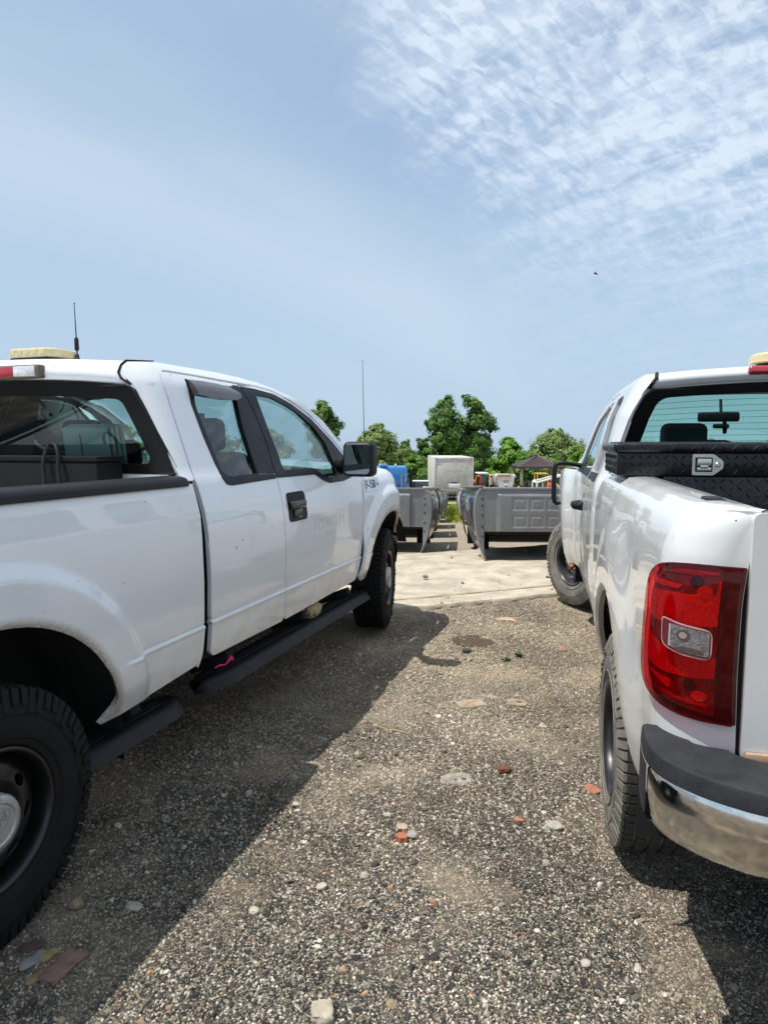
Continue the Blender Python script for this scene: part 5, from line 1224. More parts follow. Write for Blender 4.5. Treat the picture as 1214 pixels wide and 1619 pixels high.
# ------------------------------------------------------------------ the yard behind the beds
TRW = pr('trailer_white', (.50, .49, .45), .6, var=.14, vscale=1.6, bump=.1)
def box_truck():
    Y = 43; g = lot_z(Y); a = at(686, 777, Y); b = at(748, 777, Y); t = at(700, 723, Y).z; w = b.x - a.x; z0 = a.z - g; H = t - g; Ln = 6.5
    root = thing('box_trailer', 'weathered white box trailer parked at the end of the lane between the bed rows', 'trailer', ((a.x + b.x) / 2, Y, g))
    bm = bmesh.new(); box(bm, (0, Ln / 2, (z0 + H) / 2), (w, Ln, H - z0), .03); finish(bm, 'box_body', TRW, root)
    bm = bmesh.new()
    for x in (-w / 2 + .05, w / 2 - .05): box(bm, (x, -.015, (z0 + H) / 2), (.09, .05, H - z0 - .02), .01)
    for x in (-w * .28, w * .36): box(bm, (x, -.006, (z0 + H) / 2 - .08), (.035, .03, H - z0 - .45), .006)
    box(bm, (0, -.015, H - .09), (w - .2, .05, .16), .01); box(bm, (0, -.006, H - .40), (w - .2, .03, .04), .006); finish(bm, 'door_frame', TRW, root)
    bm = bmesh.new(); box(bm, (.06, -.02, (z0 + H) / 2 - .1), (w * .62, .03, H - z0 - .55), .01)
    for k in range(4): box(bm, (.06, -.034, z0 + .35 + .38 * k), (w * .60, .012, .02), .003)
    do = finish(bm, 'roller_door', pr('trailer_door', (.42, .41, .365), .65, var=.22, vscale=2.5), root)
    bm = bmesh.new(); box(bm, (.05, -.045, z0 + .36), (.72, .02, .26), .02); finish(bm, 'number_board', pr('board_white', (.7, .7, .7), .5), do)
    bm = bmesh.new(); box(bm, (.0, -.045, z0 + .56), (.46, .016, .05), .005); finish(bm, 'latch_bar', BLACKPL, do)
    mt = Matrix.Translation((.08, -.04, z0 + 1.22)) @ Matrix.Rotation(pi / 2, 4, 'X')
    text('faded_lettering', 'FRIGIDAIRE', .20, pr('ghost_grey', (.40, .40, .36), .6), do, mt, .003, .1, 1.0, 'CENTER')
    for x in (-w / 2 + .14, -.16, 0, .16, w / 2 - .14):
        bm = bmesh.new(); box(bm, (x, -.045, H - .09), (.10, .02, .05), .008); finish(bm, 'marker_lamp', REDPL, root)
    bm = bmesh.new(); box(bm, (0, 0, z0 - .06), (w, .10, .10), .01); box(bm, (0, .1, z0 - .35), (1.6, .08, .08), .01)
    for x in (-.7, .7): box(bm, (x, .08, z0 - .2), (.07, .07, .34), .005)
    box(bm, (0, Ln / 2, z0 - .15), (.9, Ln - .4, .18), .01); finish(bm, 'under_frame', pr('rusty_frame', (.22, .2, .17), .8, var=.3), root)
    for x in (-w / 2 + .25, w / 2 - .25):
        for y in (1.2, 2.2):
            bm = bmesh.new(); lathe(bm, [(-.13, .16), (-.13, .42), (-.09, .48), (.09, .48), (.13, .42), (.13, .16)], 24, c=(x, y, .48)); bmesh.ops.recalc_face_normals(bm, faces=bm.faces[:]); finish(bm, 'wheel', RUBBER, root)
box_truck()
def semi():
    Y = 40; g = lot_z(Y); x1 = at(644, 760, Y).x; t = at(630, 737, Y).z - g; w = 2.1
    BL = pr('blue_paint', (.02, .19, .52), .3, coat=1, var=.08)
    root = thing('semi_cab', 'bright blue semi truck cab seen from behind beyond the left truck fender', 'truck', (x1 - w / 2, Y, g))
    bm = bmesh.new(); box(bm, (0, 1.0, (t + 1.0) / 2), (w, 2.0, t - 1.0), .16, seg=4); c = finish(bm, 'sleeper_cab', BL, root)
    bm = bmesh.new(); box(bm, (-.35, .05, t + .02), (.45, .25, .16), .05); finish(bm, 'roof_box', BL, c)
    for x in (-.55, .35): bm = bmesh.new(); box(bm, (x, .1, t + .08), (.12, .12, .10), .04); finish(bm, 'marker_lamp', pr('lamp_white', (.8, .8, .78), .4), c)
    bm = bmesh.new(); tube(bm, [(w / 2 - .35, -.05, 1.1), (w / 2 - .35, -.05, t - .5)], .02, 6); tube(bm, [(w / 2 - .12, -.05, 1.5), (w / 2 - .12, -.05, t - .45)], .02, 6); finish(bm, 'grab_rail', STAINL, c)
    bm = bmesh.new(); tube(bm, [(w / 2 + .22, .4, .9), (w / 2 + .22, .4, t - .25)], .10, 10); finish(bm, 'exhaust_stack', BLACKPL, root)
    bm = bmesh.new(); box(bm, (0, .4, .85), (.9, 5.5, .25), .02); finish(bm, 'frame', DARK, root)
    for x in (-.85, .85):
        for y in (-1.6, -.4, 2.3): bm = bmesh.new(); lathe(bm, [(-.14, .2), (-.14, .44), (-.1, .5), (.1, .5), (.14, .44), (.14, .2)], 20, c=(x, y, .5)); bmesh.ops.recalc_face_normals(bm, faces=bm.faces[:]); finish(bm, 'wheel', RUBBER, root)
semi()
DG = pr('dark_cab_glass', (.03, .05, .055), .08, coat=1)
ORG = pr('orange_paint', (.55, .13, .02), .4, coat=.6, var=.15); YEL = pr('yellow_paint', (.62, .38, .05), .45, coat=.4, var=.2); TAN = pr('tan_board', (.42, .28, .13), .8, var=.25)
OFFW = pr('offwhite_panel', (.60, .60, .57), .55, var=.18, vscale=3); MACH = pr('machine_black', (.02, .02, .02), .6, var=.4)
def wheels(root, pts, r, w=.3):
    for x, y in pts: bm = bmesh.new(); lathe(bm, [(-w / 2, r * .4), (-w / 2, r * .88), (-w * .36, r), (w * .36, r), (w / 2, r * .88), (w / 2, r * .4), (.0, r * .3)], 22, c=(x, y, r)); bmesh.ops.recalc_face_normals(bm, faces=bm.faces[:]); finish(bm, 'wheel', RUBBER, root)
def yard_things():
    # tractor
    Y = 47; g = lot_z(Y); x = at(763, 760, Y).x; t = at(763, 747, Y).z - g
    r = thing('tractor', 'orange tractor with a white roofed glass cab right of the box trailer', 'tractor', (x, Y, g), rad(3))
    bm = bmesh.new(); box(bm, (-.04, .2, t - .06), (.74, 1.3, .13), .05, seg=3); finish(bm, 'cab_roof', OFFW, r)
    bm = bmesh.new()
    for a in (-.22, .28):
        for b in (-.45, .85): box(bm, (a, b, t - .85), (.06, .08, 1.45), .01)
    box(bm, (.03, -.45, t - .75), (.5, .05, .06), .01); finish(bm, 'cab_posts', MACH, r)
    bm = bmesh.new(); box(bm, (.03, .2, t - .85), (.46, 1.22, 1.35), .02); finish(bm, 'cab_glass', DG, r)
    bm = bmesh.new()
    box(bm, (-.42, -.5, t - .24), (.36, .3, .12), .03); box(bm, (-.56, -.5, t - .75), (.06, .3, 1.0), .02); box(bm, (-.26, -.5, t - .55), (.06, .3, .6), .02); box(bm, (-.42, -.5, t - .95), (.36, .3, .2), .04); box(bm, (0, 1.9, 1.2), (.8, 1.6, .8), .1); finish(bm, 'body', ORG, r)
    wheels(r, ((-.75, 0), (.75, 0)), .7, .42); wheels(r, ((-.6, 2.2), (.6, 2.2)), .45, .3)
    # backhoe arm
    Y = 49; g = lot_z(Y); x = at(778, 760, Y).x; t = at(778, 749, Y).z - g
    r = thing('backhoe', 'yellow backhoe with a folded arm between the orange tractor and the white spreader', 'backhoe', (x, Y, g))
    bm = bmesh.new(); box(bm, (.15, .6, t - .15), (.75, .9, .14), .04); finish(bm, 'cab_roof', YEL, r)
    bm = bmesh.new(); box(bm, (.15, .6, t - .85), (.6, .8, 1.25), .03); finish(bm, 'cab_glass', DG, r)
    bm = bmesh.new(); tube(bm, [(-.35, -.4, .9), (-.5, -.5, t - .05), (-.25, -.6, t - .35), (-.15, -.9, .7)], [.16, .13, .14, .10], 6); tube(bm, [(-.2, -.3, .8), (-.35, -.42, t - .5)], .06, 6); finish(bm, 'boom', pr('boom_tan', (.5, .40, .26), .6, var=.3), r)
    bm = bmesh.new(); box(bm, (.1, .6, .8), (1.1, 2.2, .6), .06); finish(bm, 'body', YEL, r); wheels(r, ((-.6, 0), (.7, 0)), .6, .35)
    # salt spreader
    Y = 45; g = lot_z(Y); x = at(799, 760, Y).x; t = at(799, 751, Y).z - g
    r = thing('salt_spreader', 'white hopper spreader with a tan board on top beyond the right bed row', 'spreader', (x, Y, g))
    bm = bmesh.new(); pts = [(-.56, t), (.56, t), (.55, t - .45), (.40, t - .85), (-.40, t - .85), (-.55, t - .45)]
    prism(bm, pts, lambda a, b: Vector((a, 0, b)), Vector((0, 1.9, 0))); finish(bm, 'hopper', OFFW, r)
    bm = bmesh.new(); box(bm, (-.08, -.01, t - .03), (.86, .05, .17), .01); finish(bm, 'top_board', TAN, r)
    bm = bmesh.new(); box(bm, (-.60, .1, t - .06), (.12, .3, .24), .04, (0, rad(25), 0)); box(bm, (.60, .1, t - .06), (.12, .3, .24), .05, (0, rad(-25), 0)); finish(bm, 'side_flap', OFFW, r)
    bm = bmesh.new(); box(bm, (.02, -.015, t - .38), (.36, .02, .03), .003); box(bm, (.02, -.015, t - .50), (.30, .02, .03), .003); finish(bm, 'warning_plate', BLACKPL, r)
    bm = bmesh.new(); box(bm, (.05, -.02, t - .64), (.36, .02, .14), .005); finish(bm, 'plate', pr('board_white', (.7, .7, .7), .5), r)
    bm = bmesh.new(); box(bm, (.04, -.02, t - .76), (.14, .03, .05), .005); finish(bm, 'tail_lamp', REDPL, r)
    bm = bmesh.new(); box(bm, (0, .9, t - 1.05), (1.0, 1.8, .35), .02); 
    for a in (-.4, .4):
        for b in (.2, 1.6): box(bm, (a, b, (t - 1.2) / 2), (.1, .1, t - 1.2), .01)
    finish(bm, 'stand', MACH, r)
    # heap of dark machine parts
    Y = 46
    g = lot_z(Y); x = at(828, 762, Y).x
    r = thing('scrap_machinery', 'black folded implement of tangled arms right of the white spreader', 'machinery', (x, Y, g)); rd = random.Random(9); t = at(828, 756, Y).z - g
    bm = bmesh.new(); box(bm, (0, 0, t * .4), (1.6, .8, t * .5), .05)
    for k in range(9): a = rd.uniform(-.9, .7); tube(bm, [(a, rd.uniform(-.4, .3), .6), (a + rd.uniform(.1, .5), rd.uniform(-.4, .3), t * rd.uniform(.78, 1.0)), (a + rd.uniform(.4, .8), 0, t * rd.uniform(.5, .7))], .07, 6)
    finish(bm, 'arms', MACH, r); bm = bmesh.new(); tube(bm, [(-.75, -.5, t * .62), (-.45, -.5, t * .70), (-.3, -.5, t * .6)], .07, 6); finish(bm, 'hose', YEL, r)
    # loader with a yellow canopy
    Y = 48; g = lot_z(Y); x = at(857, 762, Y).x; t = at(857, 748, Y).z - g
    r = thing('skid_loader', 'yellow framed loader canopy in front of the pavilion', 'loader', (x, Y, g))
    bm = bmesh.new(); box(bm, (0, .4, t - .05), (.78, 1.0, .10), .02)
    for a in (-.36, .36):
        for b in (-.05, .85): box(bm, (a, b, t - .75), (.07, .07, 1.4), .01)
    finish(bm, 'canopy_frame', YEL, r)
    bm = bmesh.new(); box(bm, (0, .5, .85), (1.0, 1.8, .8), .08); finish(bm, 'body', MACH, r)
    bm = bmesh.new(); tube(bm, [(-.62, -.2, .4), (-.60, -.3, t - .55), (-.5, .3, t - .5)], .09, 6); finish(bm, 'lift_arm', YEL, r); wheels(r, ((-.6, 0), (.6, 0), (-.6, 1), (.6, 1)), .4, .28)
    # stripped white cab
    Y = 44; g = lot_z(Y); x = at(866, 764, Y).x; t = at(866, 752, Y).z - g
    r = thing('stripped_cab', 'stripped white vehicle cab frame left of the right truck mirror', 'cab frame', (x, Y, g))
    bm = bmesh.new()
    for p, q, w_ in (((-.72, 0, .5), (-.72, 0, t - .45), .07), ((-.72, 0, t - .45), (.9, 0, t + .02), .07), ((.15, 0, t - .2), (.75, 0, t - .75), .06), ((-.35, .02, .5), (-.35, .02, t - .45), .05), ((.9, 0, t), (1.0, 0, .6), .07), ((-.72, 1.3, .5), (-.72, 1.3, t - .45), .06), ((-.72, 0, t - .45), (-.72, 1.3, t - .45), .06), ((.9, 0, t), (.9, 1.3, t), .06), ((-.72, 1.3, t - .45), (.9, 1.3, t), .06)): tube(bm, [p, q], w_, 6)
    finish(bm, 'pillars', OFFW, r); bm = bmesh.new(); box(bm, (.1, .6, .55), (1.9, 1.5, .5), .08); finish(bm, 'floor_pan', OFFW, r)
    bm = bmesh.new(); box(bm, (.25, .5, t - .75), (.35, .4, .5), .06); finish(bm, 'seat', pr('orange_seat', (.5, .12, .05), .7), r)
    # small white pickup on the left of the trailer
    Y = 41; g = lot_z(Y); x = at(664, 766, Y).x; t = at(664, 760, Y).z - g
    r = thing('small_pickup', 'small white pickup between the blue semi cab and the box trailer', 'pickup truck', (x, Y, g))
    bm = bmesh.new(); box(bm, (0, .9, .62), (1.55, 3.6, .45), .08, seg=3); finish(bm, 'body', OFFW, r)
    bm = bmesh.new(); ww, tt = .62, min(t, 1.5)
    for s in (-1, 1): tube(bm, [(s * .72, .6, .8), (s * .58, .7, tt - .04)], .045, 6); tube(bm, [(s * .70, 2.0, .8), (s * .57, 1.5, tt - .04)], .045, 6)
    box(bm, (0, 1.1, tt - .03), (1.2, .9, .06), .02, seg=2); c = finish(bm, 'cab', OFFW, r)
    bm = bmesh.new(); box(bm, (0, 1.1, tt - .3), (1.1, .8, .46), .02); finish(bm, 'cab_glass', DG, c)
    bm = bmesh.new(); box(bm, (.05, .45, .95), (.6, .1, .18), .02); finish(bm, 'cargo', YEL, r); wheels(r, ((-.7, -.2), (.7, -.2), (-.7, 2.2), (.7, 2.2)), .33, .22)
    # pavilion
    Y = 58; g = lot_z(Y); a = at(821, 738, Y); b = at(892, 738, Y); zt = at(856, 721, Y).z - g; ze = a.z - g; x = (a.x + b.x) / 2; w = b.x - a.x
    r = thing('pavilion', 'open pavilion with a dark brown metal hip roof in front of the trees', 'pavilion', (x, Y, g))
    bm = bmesh.new(); hw = w / 2; dp = 4.2
    A = [bm.verts.new(v) for v in ((-hw, 0, ze), (hw, 0, ze), (hw, dp, ze), (-hw, dp, ze), (-.15, dp / 2 - .3, zt), (.15, dp / 2 + .3, zt))]
    B = [bm.verts.new(v.co - Vector((0, 0, .14))) for v in A[:4]]
    for q in ((0, 1, 4), (1, 5, 4), (1, 2, 5), (2, 3, 5), (3, 4, 5), (3, 0, 4)): bm.faces.new([A[i] for i in q])
    for i in range(4): bm.faces.new((A[i], A[(i + 1) % 4], B[(i + 1) % 4], B[i]))
    bm.faces.new(B)
    for k in range(11): f_ = -1 + 2 * (k + .5) / 11; tube(bm, [(f_ * hw, -.01, ze + .02), (f_ * .12, dp / 2 - .32, zt)], .018, 4)
    bmesh.ops.recalc_face_normals(bm, faces=bm.faces[:]); finish(bm, 'roof', pr('brown_metal_roof', (.055, .035, .035), .5, .2, var=.2), r, sharp=15)
    for sx in (-hw + .25, hw - .25):
        for sy in (.25, dp - .25): bm = bmesh.new(); box(bm, (sx, sy, (ze - .14) / 2), (.22, .22, ze - .14), .02); finish(bm, 'post', pr('post_wood', (.28, .22, .15), .8, var=.2), r)
    # crow in the sky
    p = at(941, 433, 60); bm = bmesh.new()
    for v, s_ in (((-.0, 0, 0), 1),): tube(bm, [(.0, -.20, 0), (.0, -.1, .01), (0, .06, .015), (0, .16, .02), (0, .21, .0)], [.015, .05, .055, .035, .006], 8)
    for s_ in (-1, 1):
        w_ = [(0, .04, .02), (s_ * .16, .07, .10), (s_ * .30, .02, .05 if s_ > 0 else .08)]; bk = [(0, -.10, .015), (s_ * .15, -.07, .09), (s_ * .33, -.08, .035)]
        up = [bm.verts.new(v) for v in w_]; dn = [bm.verts.new(v) for v in bk]; u2 = [bm.verts.new(Vector(v) - Vector((0, 0, .012))) for v in w_]; d2 = [bm.verts.new(Vector(v) - Vector((0, 0, .012))) for v in bk]
        for k in range(2): bm.faces.new((up[k], up[k + 1], dn[k + 1], dn[k])); bm.faces.new((u2[k], d2[k], d2[k + 1], u2[k + 1])); bm.faces.new((dn[k], dn[k + 1], d2[k + 1], d2[k])); bm.faces.new((up[k], u2[k], u2[k + 1], up[k + 1]))
    o = finish(bm, 'bird', pr('bird_black', (.012, .012, .014), .7), None, sharp=60); o.location = p; o.rotation_euler = (rad(10), rad(12), rad(50)); tag(o, 'small dark bird flying high in the open sky', 'bird')
yard_things()

# ------------------------------------------------------------------ stones and gravel
def gz(x, y): return lot_z(y) + wob(x, y)
def gp(px, py):
    p = at(px, py, 1.0) - Vector((0, 0, 1.5)); t = -1.5 / p.z; return p.x * t, p.y * t
def stone(name, label, cat, px, py, size, col, seed, rz=0., flat=.5, blocky=0., var=.3, sink=.3):
    x, y = gp(px, py); bm = bmesh.new(); sx, sy = size; sz = min(sx, sy) * flat
    vs = bmesh.ops.create_icosphere(bm, subdivisions=4, radius=1)['verts']
    for v in vs:
        p = v.co.copy()
        if blocky: m = max(abs(p.x), abs(p.y), abs(p.z)); p = p.lerp(p / m, blocky)
        q = Vector((seed * 3.7, seed * 1.3, 0)); k = 1 + .22 * mnoise.noise(p * 1.1 + q) + .10 * mnoise.noise(p * 2.7 + q) + .04 * mnoise.noise(p * 7 + q)
        v.co = Vector((p.x * sx / 2, p.y * sy / 2, p.z * sz / 2)) * k
    o = finish(bm, name, pr('stone_%s_%d' % (name, seed), col, .92, var=var, vscale=26, bump=.6, bscale=110), None, sharp=50)
    o.location = (x, y, gz(x, y) + sz * (.5 - sink)); o.rotation_euler = (0, 0, rz); tag(o, label, cat)
stone('brick', 'pinkish flat brick slab at the bottom left beside the rear tyre of the left truck', 'brick', 100, 1533, (.065, .125), (.21, .125, .10), 1, rad(-22), .35, .92)
stone('rock', 'pale grey flat rock lying left of the pinkish brick slab', 'rock', 53, 1522, (.045, .080), (.22, .22, .21), 2, rad(-35), .4, .3)
stone('rock', 'yellowish rock wedged against the upper left side of the brick slab', 'rock', 78, 1514, (.034, .055), (.26, .20, .10), 3, rad(-40), .6, .3)
stone('rock', 'brown and yellow rock below the pale grey rock by the brick slab', 'rock', 57, 1550, (.035, .062), (.23, .16, .09), 4, rad(-35), .5, .3)
stone('rock', 'dark purple brown flat rock nearest the rear tyre of the left truck', 'rock', 52, 1499, (.075, .04), (.075, .048, .042), 5, rad(15), .4, .3)
stone('rock', 'rounded tan half stone between the rear tyre and the edge of the shadow', 'rock', 121, 1438, (.045, .04), (.24, .18, .12), 6, 0, .8, .1, sink=.05)
stone('rock', 'whitish angular rock in the shade near the left tyre', 'rock', 211, 1437, (.060, .036), (.36, .33, .26), 7, rad(-20), .6, .4)
stone('concrete_chunk', 'squarish pale concrete chunk at the bottom edge of the photo', 'concrete', 510, 1606, (.060, .060), (.36, .315, .24), 8, rad(8), .6, .6)
stone('brick_fragment', 'dark red broken brick lying right of the grey concrete patch', 'brick', 796, 1222, (.062, .042), (.15, .055, .03), 9, rad(10), .7, .6, sink=.05)
stone('brick_fragment', 'orange brick fragment in a cluster with a grey stone, middle of the gravel', 'brick', 635, 1328, (.042, .044), (.34, .125, .065), 10, rad(20), .7, .5, sink=.1)
stone('rock', 'grey stone touching the right side of the orange brick fragment', 'rock', 652, 1323, (.042, .036), (.30, .28, .24), 11, 0, .7, .2, sink=.1)
stone('rock', 'pinkish stone just above the orange brick fragment', 'rock', 636, 1308, (.045, .04), (.40, .29, .22), 12, 0, .5, .2)
stone('concrete_chunk', 'flat pale concrete patch set in the gravel, middle of the lane', 'concrete', 722, 1233, (.15, .11), (.25, .23, .185), 13, rad(5), .12, .1, .5, .45)
stone('concrete_chunk', 'flat tan rock slab farther up the lane beyond the grey patch', 'concrete', 745, 1113, (.17, .13), (.30, .235, .155), 14, rad(25), .16, .3, .45, .42)
stone('rock', 'small tan slab right of the larger tan rock slab', 'rock', 817, 1113, (.12, .10), (.27, .215, .14), 15, rad(-15), .15, .3, .45, .42)
stone('concrete_chunk', 'white lumpy concrete chunk left of the right rear tyre', 'concrete', 874, 1309, (.072, .060), (.36, .335, .285), 16, rad(10), .6, .2)
stone('brick_fragment', 'orange red brick piece touching the right rear tyre', 'brick', 937, 1250, (.055, .085), (.33, .14, .08), 17, rad(30), .3, .5)
stone('brick_fragment', 'small orange brick chip left of the white lumpy chunk', 'brick', 820, 1297, (.045, .025), (.36, .15, .08), 18, rad(-10), .5, .4)
stone('brick_fragment', 'orange brick chip on the gravel beside the right rear wheel arch', 'brick', 888, 1028, (.075, .06), (.33, .15, .085), 19, 0, .3, .3)
stone('rock', 'cream angular stone, left of the pair below the shadow edge', 'rock', 402, 1443, (.034, .03), (.42, .37, .28), 20, 0, .7, .3, sink=.15)
stone('rock', 'white angular stone near the foot of the shadow edge, right of the cream one', 'rock', 508, 1403, (.036, .026), (.42, .38, .30), 21, rad(30), .7, .4, sink=.15)
stone('rock', 'round cream pebble in the lower middle of the gravel', 'rock', 576, 1383, (.030, .030), (.38, .33, .25), 22, 0, .7, .1, sink=.15)
stone('rock', 'white pebble left of the bottom centre of the gravel', 'rock', 926, 1527, (.03, .026), (.40, .365, .30), 23, 0, .7, .2, sink=.15)
stone('rock', 'dark grey stone beside the damp brown patch near the pad', 'rock', 738, 1032, (.07, .05), (.04, .04, .045), 24, 0, .6, .3, sink=.1)
stone('rock', 'grey clod on the concrete pad near the left front tyre', 'rock', 672, 924, (.06, .05), (.25, .22, .17), 25, 0, .8, .2, sink=-1.0)
stone('rock', 'tan flat stone just below the edge of the concrete pad', 'rock', 800, 981, (.16, .10), (.42, .30, .19), 26, rad(-15), .2, .3)
# damp brown patch
bm = bmesh.new(); cx, cy = gp(743, 1014); nn = 40; V0 = [bm.verts.new((cx, cy, gz(cx, cy) + .0075))]
ringv = []
for k in range(nn):
    a = 2 * pi * k / nn; q = 1 + .35 * mnoise.noise((cos(a) * 1.6, sin(a) * 1.6, 4)) + .15 * mnoise.noise((cos(a) * 6, sin(a) * 6, 2)); x, y = cx + .145 * q * cos(a), cy + .17 * q * sin(a); ringv.append(bm.verts.new((x, y, gz(x, y) + .0055)))
for k in range(nn): bm.faces.new((V0[0], ringv[k], ringv[(k + 1) % nn]))
struct(finish(bm, 'damp_soil', pr('damp_soil', (.065, .042, .020), .9, var=.5, vscale=45, bump=1, bscale=90)), 'stuff')
# twig and two weeds
x, y = gp(606, 1156); bm = bmesh.new(); tube(bm, [(0, 0, 0), (.06, -.02, .012), (.12, -.05, .008)], [.004, .005, .003], 6); tube(bm, [(.04, -.01, .008), (.07, .03, .012)], [.003, .002], 5); tube(bm, [(.02, .0, .006), (-.03, .03, .01)], [.004, .003], 5)
o = finish(bm, 'twig', pr('dry_twig', (.36, .26, .14), .9), None); o.location = (x, y, gz(x, y) + .004); tag(o, 'dry forked twig lying near the edge of the shadow', 'twig')
for i, (px, py, lab) in enumerate(((821, 1039, 'tiny green weed growing in the gravel, the larger of two'), (800, 1045, 'smallest green weed in the gravel left of the larger one'))):
    x, y = gp(px, py); bm = bmesh.new(); rd = random.Random(i)
    for k in range(22 - 9 * i):
        a = rd.uniform(0, 6.28); l = rd.uniform(.02, .05); p = Vector((cos(a), sin(a), .0)); c = p * l * .5 + Vector((0, 0, .02)); tip = p * l + Vector((0, 0, rd.uniform(.0, .05))); w = Vector((-sin(a), cos(a), 0)) * l * .22
        v = [bm.verts.new(q) for q in (Vector((0, 0, 0)), c + w, tip, c - w)]; bm.faces.new(v)
    o = finish(bm, 'weed', pr('weed_leaf', (.045, .085, .025), .7), None); o.location = (x, y, gz(x, y)); tag(o, lab, 'weed')
# yellow-green weeds between the far beds
def weeds():
    r = np.random.default_rng(3); n = 2600; bx = Vector((.89, 8.9))
    me = bpy.data.meshes.new('lane_weeds'); V = []
    for i in range(n):
        t = 9.5 + 18 * r.random() ** .7; l = r.normal(0, .16); p = bx + bf * t + bn * (l + .05); h = r.uniform(.05, .30) * (.5 + .5 * min(1, (t - 9) / 10)); a = r.random() * 6.28; z = lot_z(p.y); w = .02
        V += [(p.x - w * cos(a), p.y - w * sin(a), z), (p.x + w * cos(a), p.y + w * sin(a), z), (p.x + h * .4 * cos(a + 1), p.y + h * .4 * sin(a + 1), z + h)]
    me.from_pydata(V, [], [(3 * i, 3 * i + 1, 3 * i + 2) for i in range(n)]); me.materials.append(leaf_mat('weed_green', (.07, .11, .015), (.14, .19, .03), (.22, .27, .06)))
    o = bpy.data.objects.new('lane_weeds', me); COL.objects.link(o); struct(o, 'stuff')
weeds()
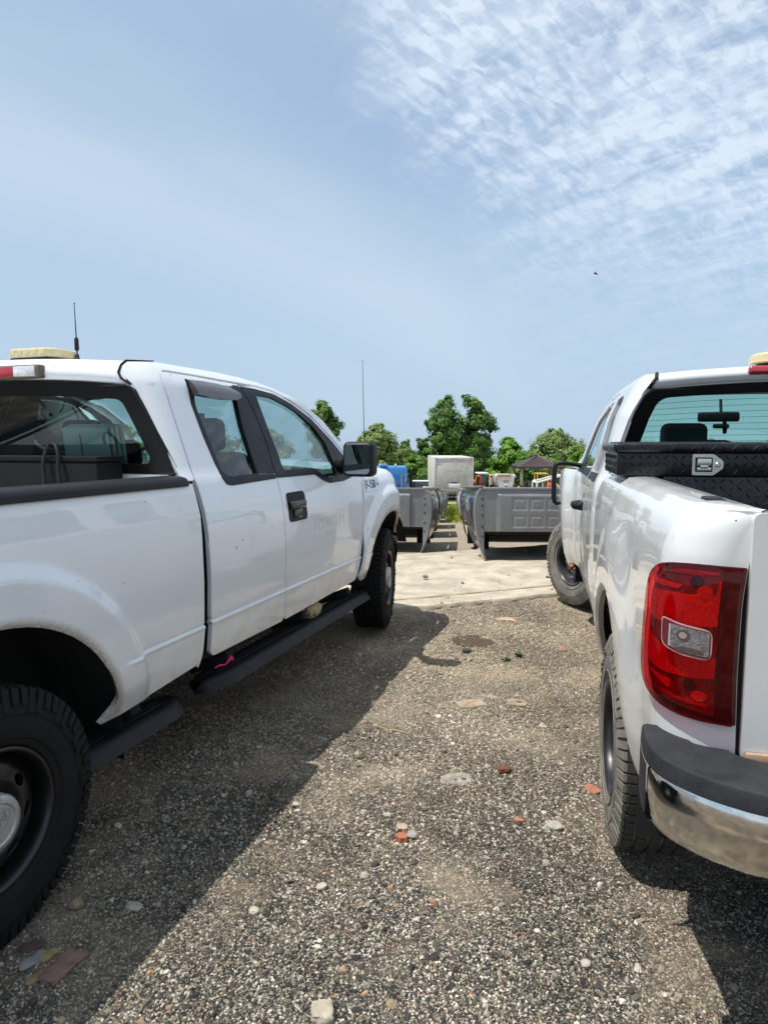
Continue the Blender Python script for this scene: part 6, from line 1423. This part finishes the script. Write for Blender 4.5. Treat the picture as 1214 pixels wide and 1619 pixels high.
# loose gravel: real stones on the near ground, one object
def gravel():
    r = np.random.default_rng(7); pts = []; sc = []
    def add(n, y0, y1, smin, smax, xw, pw=2.2):
        k = 0
        x = r.uniform(-1, 1, n); y = y0 + (y1 - y0) * r.random(n); s = smin + (smax - smin) * r.random(n) ** pw
        for a, b, q in zip(x * (xw[0] + (xw[1] - xw[0]) * (y - y0) / (y1 - y0)), y, s):
            e = (Vector((a, b)) - E0).dot(EN)
            if e > -.03: continue
            cl = mnoise.noise((a * 1.7, b * 1.7, 5.5)) + .5 * mnoise.noise((a * 4, b * 4, 1.5))
            if cl > .25 and r.random() < .6: continue
            pts.append((a, b, gz(a, b) + q * .18)); sc.append(q)
    add(210000, .95, 2.4, .0018, .0050, (1.0, 1.5), 1.7); add(140000, 2.4, 4.2, .0027, .0070, (1.5, 1.9), 1.7); add(60000, 4.2, 6.9, .0048, .0105, (1.9, 2.4))
    add(3600, .95, 4.5, .006, .0135, (1.1, 2.0), 2.8); add(700, 2.5, 6.6, .010, .022, (1.9, 2.3), 3)
    for k in range(120):  # crumbs scattered on the pad, thickest along its broken edge
        t, e = r.uniform(-1.5, 3.2), (.02 + 2.2 * r.random() ** 2.2); p = E0 + ED * t + EN * e; q = .004 + .022 * r.random() ** 4; pts.append((p.x, p.y, .056 + q * .3)); sc.append(q)
    n = len(pts); me = bpy.data.meshes.new('gravel'); me.vertices.add(n); me.vertices.foreach_set('co', np.array(pts, np.float32).ravel())
    a = me.attributes.new('scl', 'FLOAT_VECTOR', 'POINT'); S3 = np.array(sc)[:, None] * np.stack([r.uniform(.8, 1.35, n), r.uniform(.7, 1.1, n), r.uniform(.5, .85, n)], 1); a.data.foreach_set('vector', S3.astype(np.float32).ravel())
    a = me.attributes.new('rot', 'FLOAT_VECTOR', 'POINT'); a.data.foreach_set('vector', np.stack([r.uniform(-.5, .5, n), r.uniform(-.5, .5, n), r.uniform(0, 6.28, n)], 1).astype(np.float32).ravel())
    o = bpy.data.objects.new('gravel', me); COL.objects.link(o); struct(o, 'stuff')
    m = bpy.data.materials.new('gravel_stones'); m.use_nodes = True; nt = m.node_tree; N = nt.nodes; L = nt.links; b = N['Principled BSDF']; b.inputs['Roughness'].default_value = .85; b.inputs['Specular IOR Level'].default_value = .3
    oi = N.new('ShaderNodeObjectInfo'); rp = N.new('ShaderNodeValToRGB'); L.new(oi.outputs['Random'], rp.inputs[0]); e = rp.color_ramp.elements; rp.color_ramp.interpolation = 'CONSTANT'
    st = [(0, (0.029, 0.028, 0.027)), (0.2, (0.05, 0.047, 0.043)), (0.38, (0.088, 0.08, 0.068)), (0.53, (0.165, 0.147, 0.115)), (0.66, (0.27, 0.24, 0.185)), (0.77, (0.43, 0.385, 0.305)), (0.87, (0.27, 0.205, 0.125)), (0.92, (0.6, 0.55, 0.46)), (0.984, (0.34, 0.14, 0.08)), (0.991, (0.45, 0.28, 0.17))]
    while len(e) < len(st): e.new(.5)
    for q, (p, c) in zip(e, st): q.position = p; q.color = (*c, 1)
    tc = N.new('ShaderNodeTexCoord'); nz = N.new('ShaderNodeTexNoise'); L.new(tc.outputs['Object'], nz.inputs['Vector']); nz.inputs['Scale'].default_value = 3
    mr = N.new('ShaderNodeMapRange'); L.new(nz.outputs['Fac'], mr.inputs[0]); mr.inputs[3].default_value = .65; mr.inputs[4].default_value = 1.25
    mx = N.new('ShaderNodeMix'); mx.data_type = 'RGBA'; mx.blend_type = 'MULTIPLY'; mx.inputs[0].default_value = 1; L.new(rp.outputs[0], mx.inputs[6]); L.new(mr.outputs[0], mx.inputs[7])
    def zone(sc, det, lo, hi, a, b_):  # patches of the yard: where the stones lie in dust, where they are washed dark
        q = N.new('ShaderNodeTexNoise'); L.new(oi.outputs['Location'], q.inputs['Vector']); q.inputs['Scale'].default_value = sc; q.inputs['Detail'].default_value = det; q.inputs['Roughness'].default_value = .62
        w = N.new('ShaderNodeMapRange'); L.new(q.outputs['Fac'], w.inputs[0])
        for i_, v_ in enumerate((lo, hi, a, b_)): w.inputs[i_ + 1].default_value = v_
        return w.outputs[0]
    d1 = N.new('ShaderNodeMix'); d1.data_type = 'RGBA'; zq = zone(1.3, 7, .50, .70, 0, .62); yy = N.new('ShaderNodeSeparateXYZ'); L.new(oi.outputs['Location'], yy.inputs[0]); yw = N.new('ShaderNodeMapRange'); L.new(yy.outputs[1], yw.inputs[0]); yw.inputs[1].default_value = 2; yw.inputs[2].default_value = 4.6; yw.inputs[4].default_value = .42; ya = N.new('ShaderNodeMath'); L.new(zq, ya.inputs[0]); L.new(yw.outputs[0], ya.inputs[1]); L.new(ya.outputs[0], d1.inputs[0]); L.new(mx.outputs[2], d1.inputs[6]); d1.inputs[7].default_value = (.43, .355, .255, 1)
    d2 = N.new('ShaderNodeMix'); d2.data_type = 'RGBA'; d2.blend_type = 'MULTIPLY'; d2.inputs[0].default_value = 1; L.new(d1.outputs[2], d2.inputs[6]); L.new(zone(.8, 4, .38, .62, .72, 1.15), d2.inputs[7])
    L.new(d2.outputs[2], b.inputs['Base Color'])
    ng = bpy.data.node_groups.new('gravel_scatter', 'GeometryNodeTree'); ng.interface.new_socket('Geometry', in_out='INPUT', socket_type='NodeSocketGeometry'); ng.interface.new_socket('Geometry', in_out='OUTPUT', socket_type='NodeSocketGeometry')
    N = ng.nodes; L = ng.links; gi = N.new('NodeGroupInput'); go = N.new('NodeGroupOutput'); iop = N.new('GeometryNodeInstanceOnPoints'); gti = N.new('GeometryNodeGeometryToInstance')
    for k in range(7):
        ic = N.new('GeometryNodeMeshIcoSphere'); ic.inputs['Radius'].default_value = 1; ic.inputs['Subdivisions'].default_value = 2
        sp = N.new('GeometryNodeSetPosition'); nz = N.new('ShaderNodeTexNoise'); nz.noise_dimensions = '4D'; nz.inputs['W'].default_value = k * 3.1; nz.inputs['Scale'].default_value = .9; nz.inputs['Detail'].default_value = 1.5
        sb = N.new('ShaderNodeVectorMath'); sb.operation = 'SUBTRACT'; sb.inputs[1].default_value = (.5, .5, .5); L.new(nz.outputs['Color'], sb.inputs[0])
        ml = N.new('ShaderNodeVectorMath'); ml.operation = 'SCALE'; ml.inputs['Scale'].default_value = 1.7; L.new(sb.outputs[0], ml.inputs[0]); L.new(ml.outputs[0], sp.inputs['Offset'])
        sm = N.new('GeometryNodeSetMaterial'); sm.inputs['Material'].default_value = m; L.new(ic.outputs[0], sp.inputs[0]); L.new(sp.outputs[0], sm.inputs[0]); L.new(sm.outputs[0], gti.inputs[0])
    def attr(nm): q = N.new('GeometryNodeInputNamedAttribute'); q.data_type = 'FLOAT_VECTOR'; q.inputs[0].default_value = nm; return q.outputs[0]
    L.new(gi.outputs[0], iop.inputs['Points']); L.new(gti.outputs[0], iop.inputs['Instance']); iop.inputs['Pick Instance'].default_value = True
    er = N.new('FunctionNodeEulerToRotation'); L.new(attr('rot'), er.inputs[0]); L.new(er.outputs[0], iop.inputs['Rotation']); L.new(attr('scl'), iop.inputs['Scale'])
    ri = N.new('FunctionNodeRandomValue'); ri.data_type = 'INT'; ri.inputs[4].default_value = 0; ri.inputs[5].default_value = 6; L.new(ri.outputs[2], iop.inputs['Instance Index'])
    L.new(iop.outputs[0], go.inputs[0]); md = o.modifiers.new('scatter', 'NODES'); md.node_group = ng
gravel()
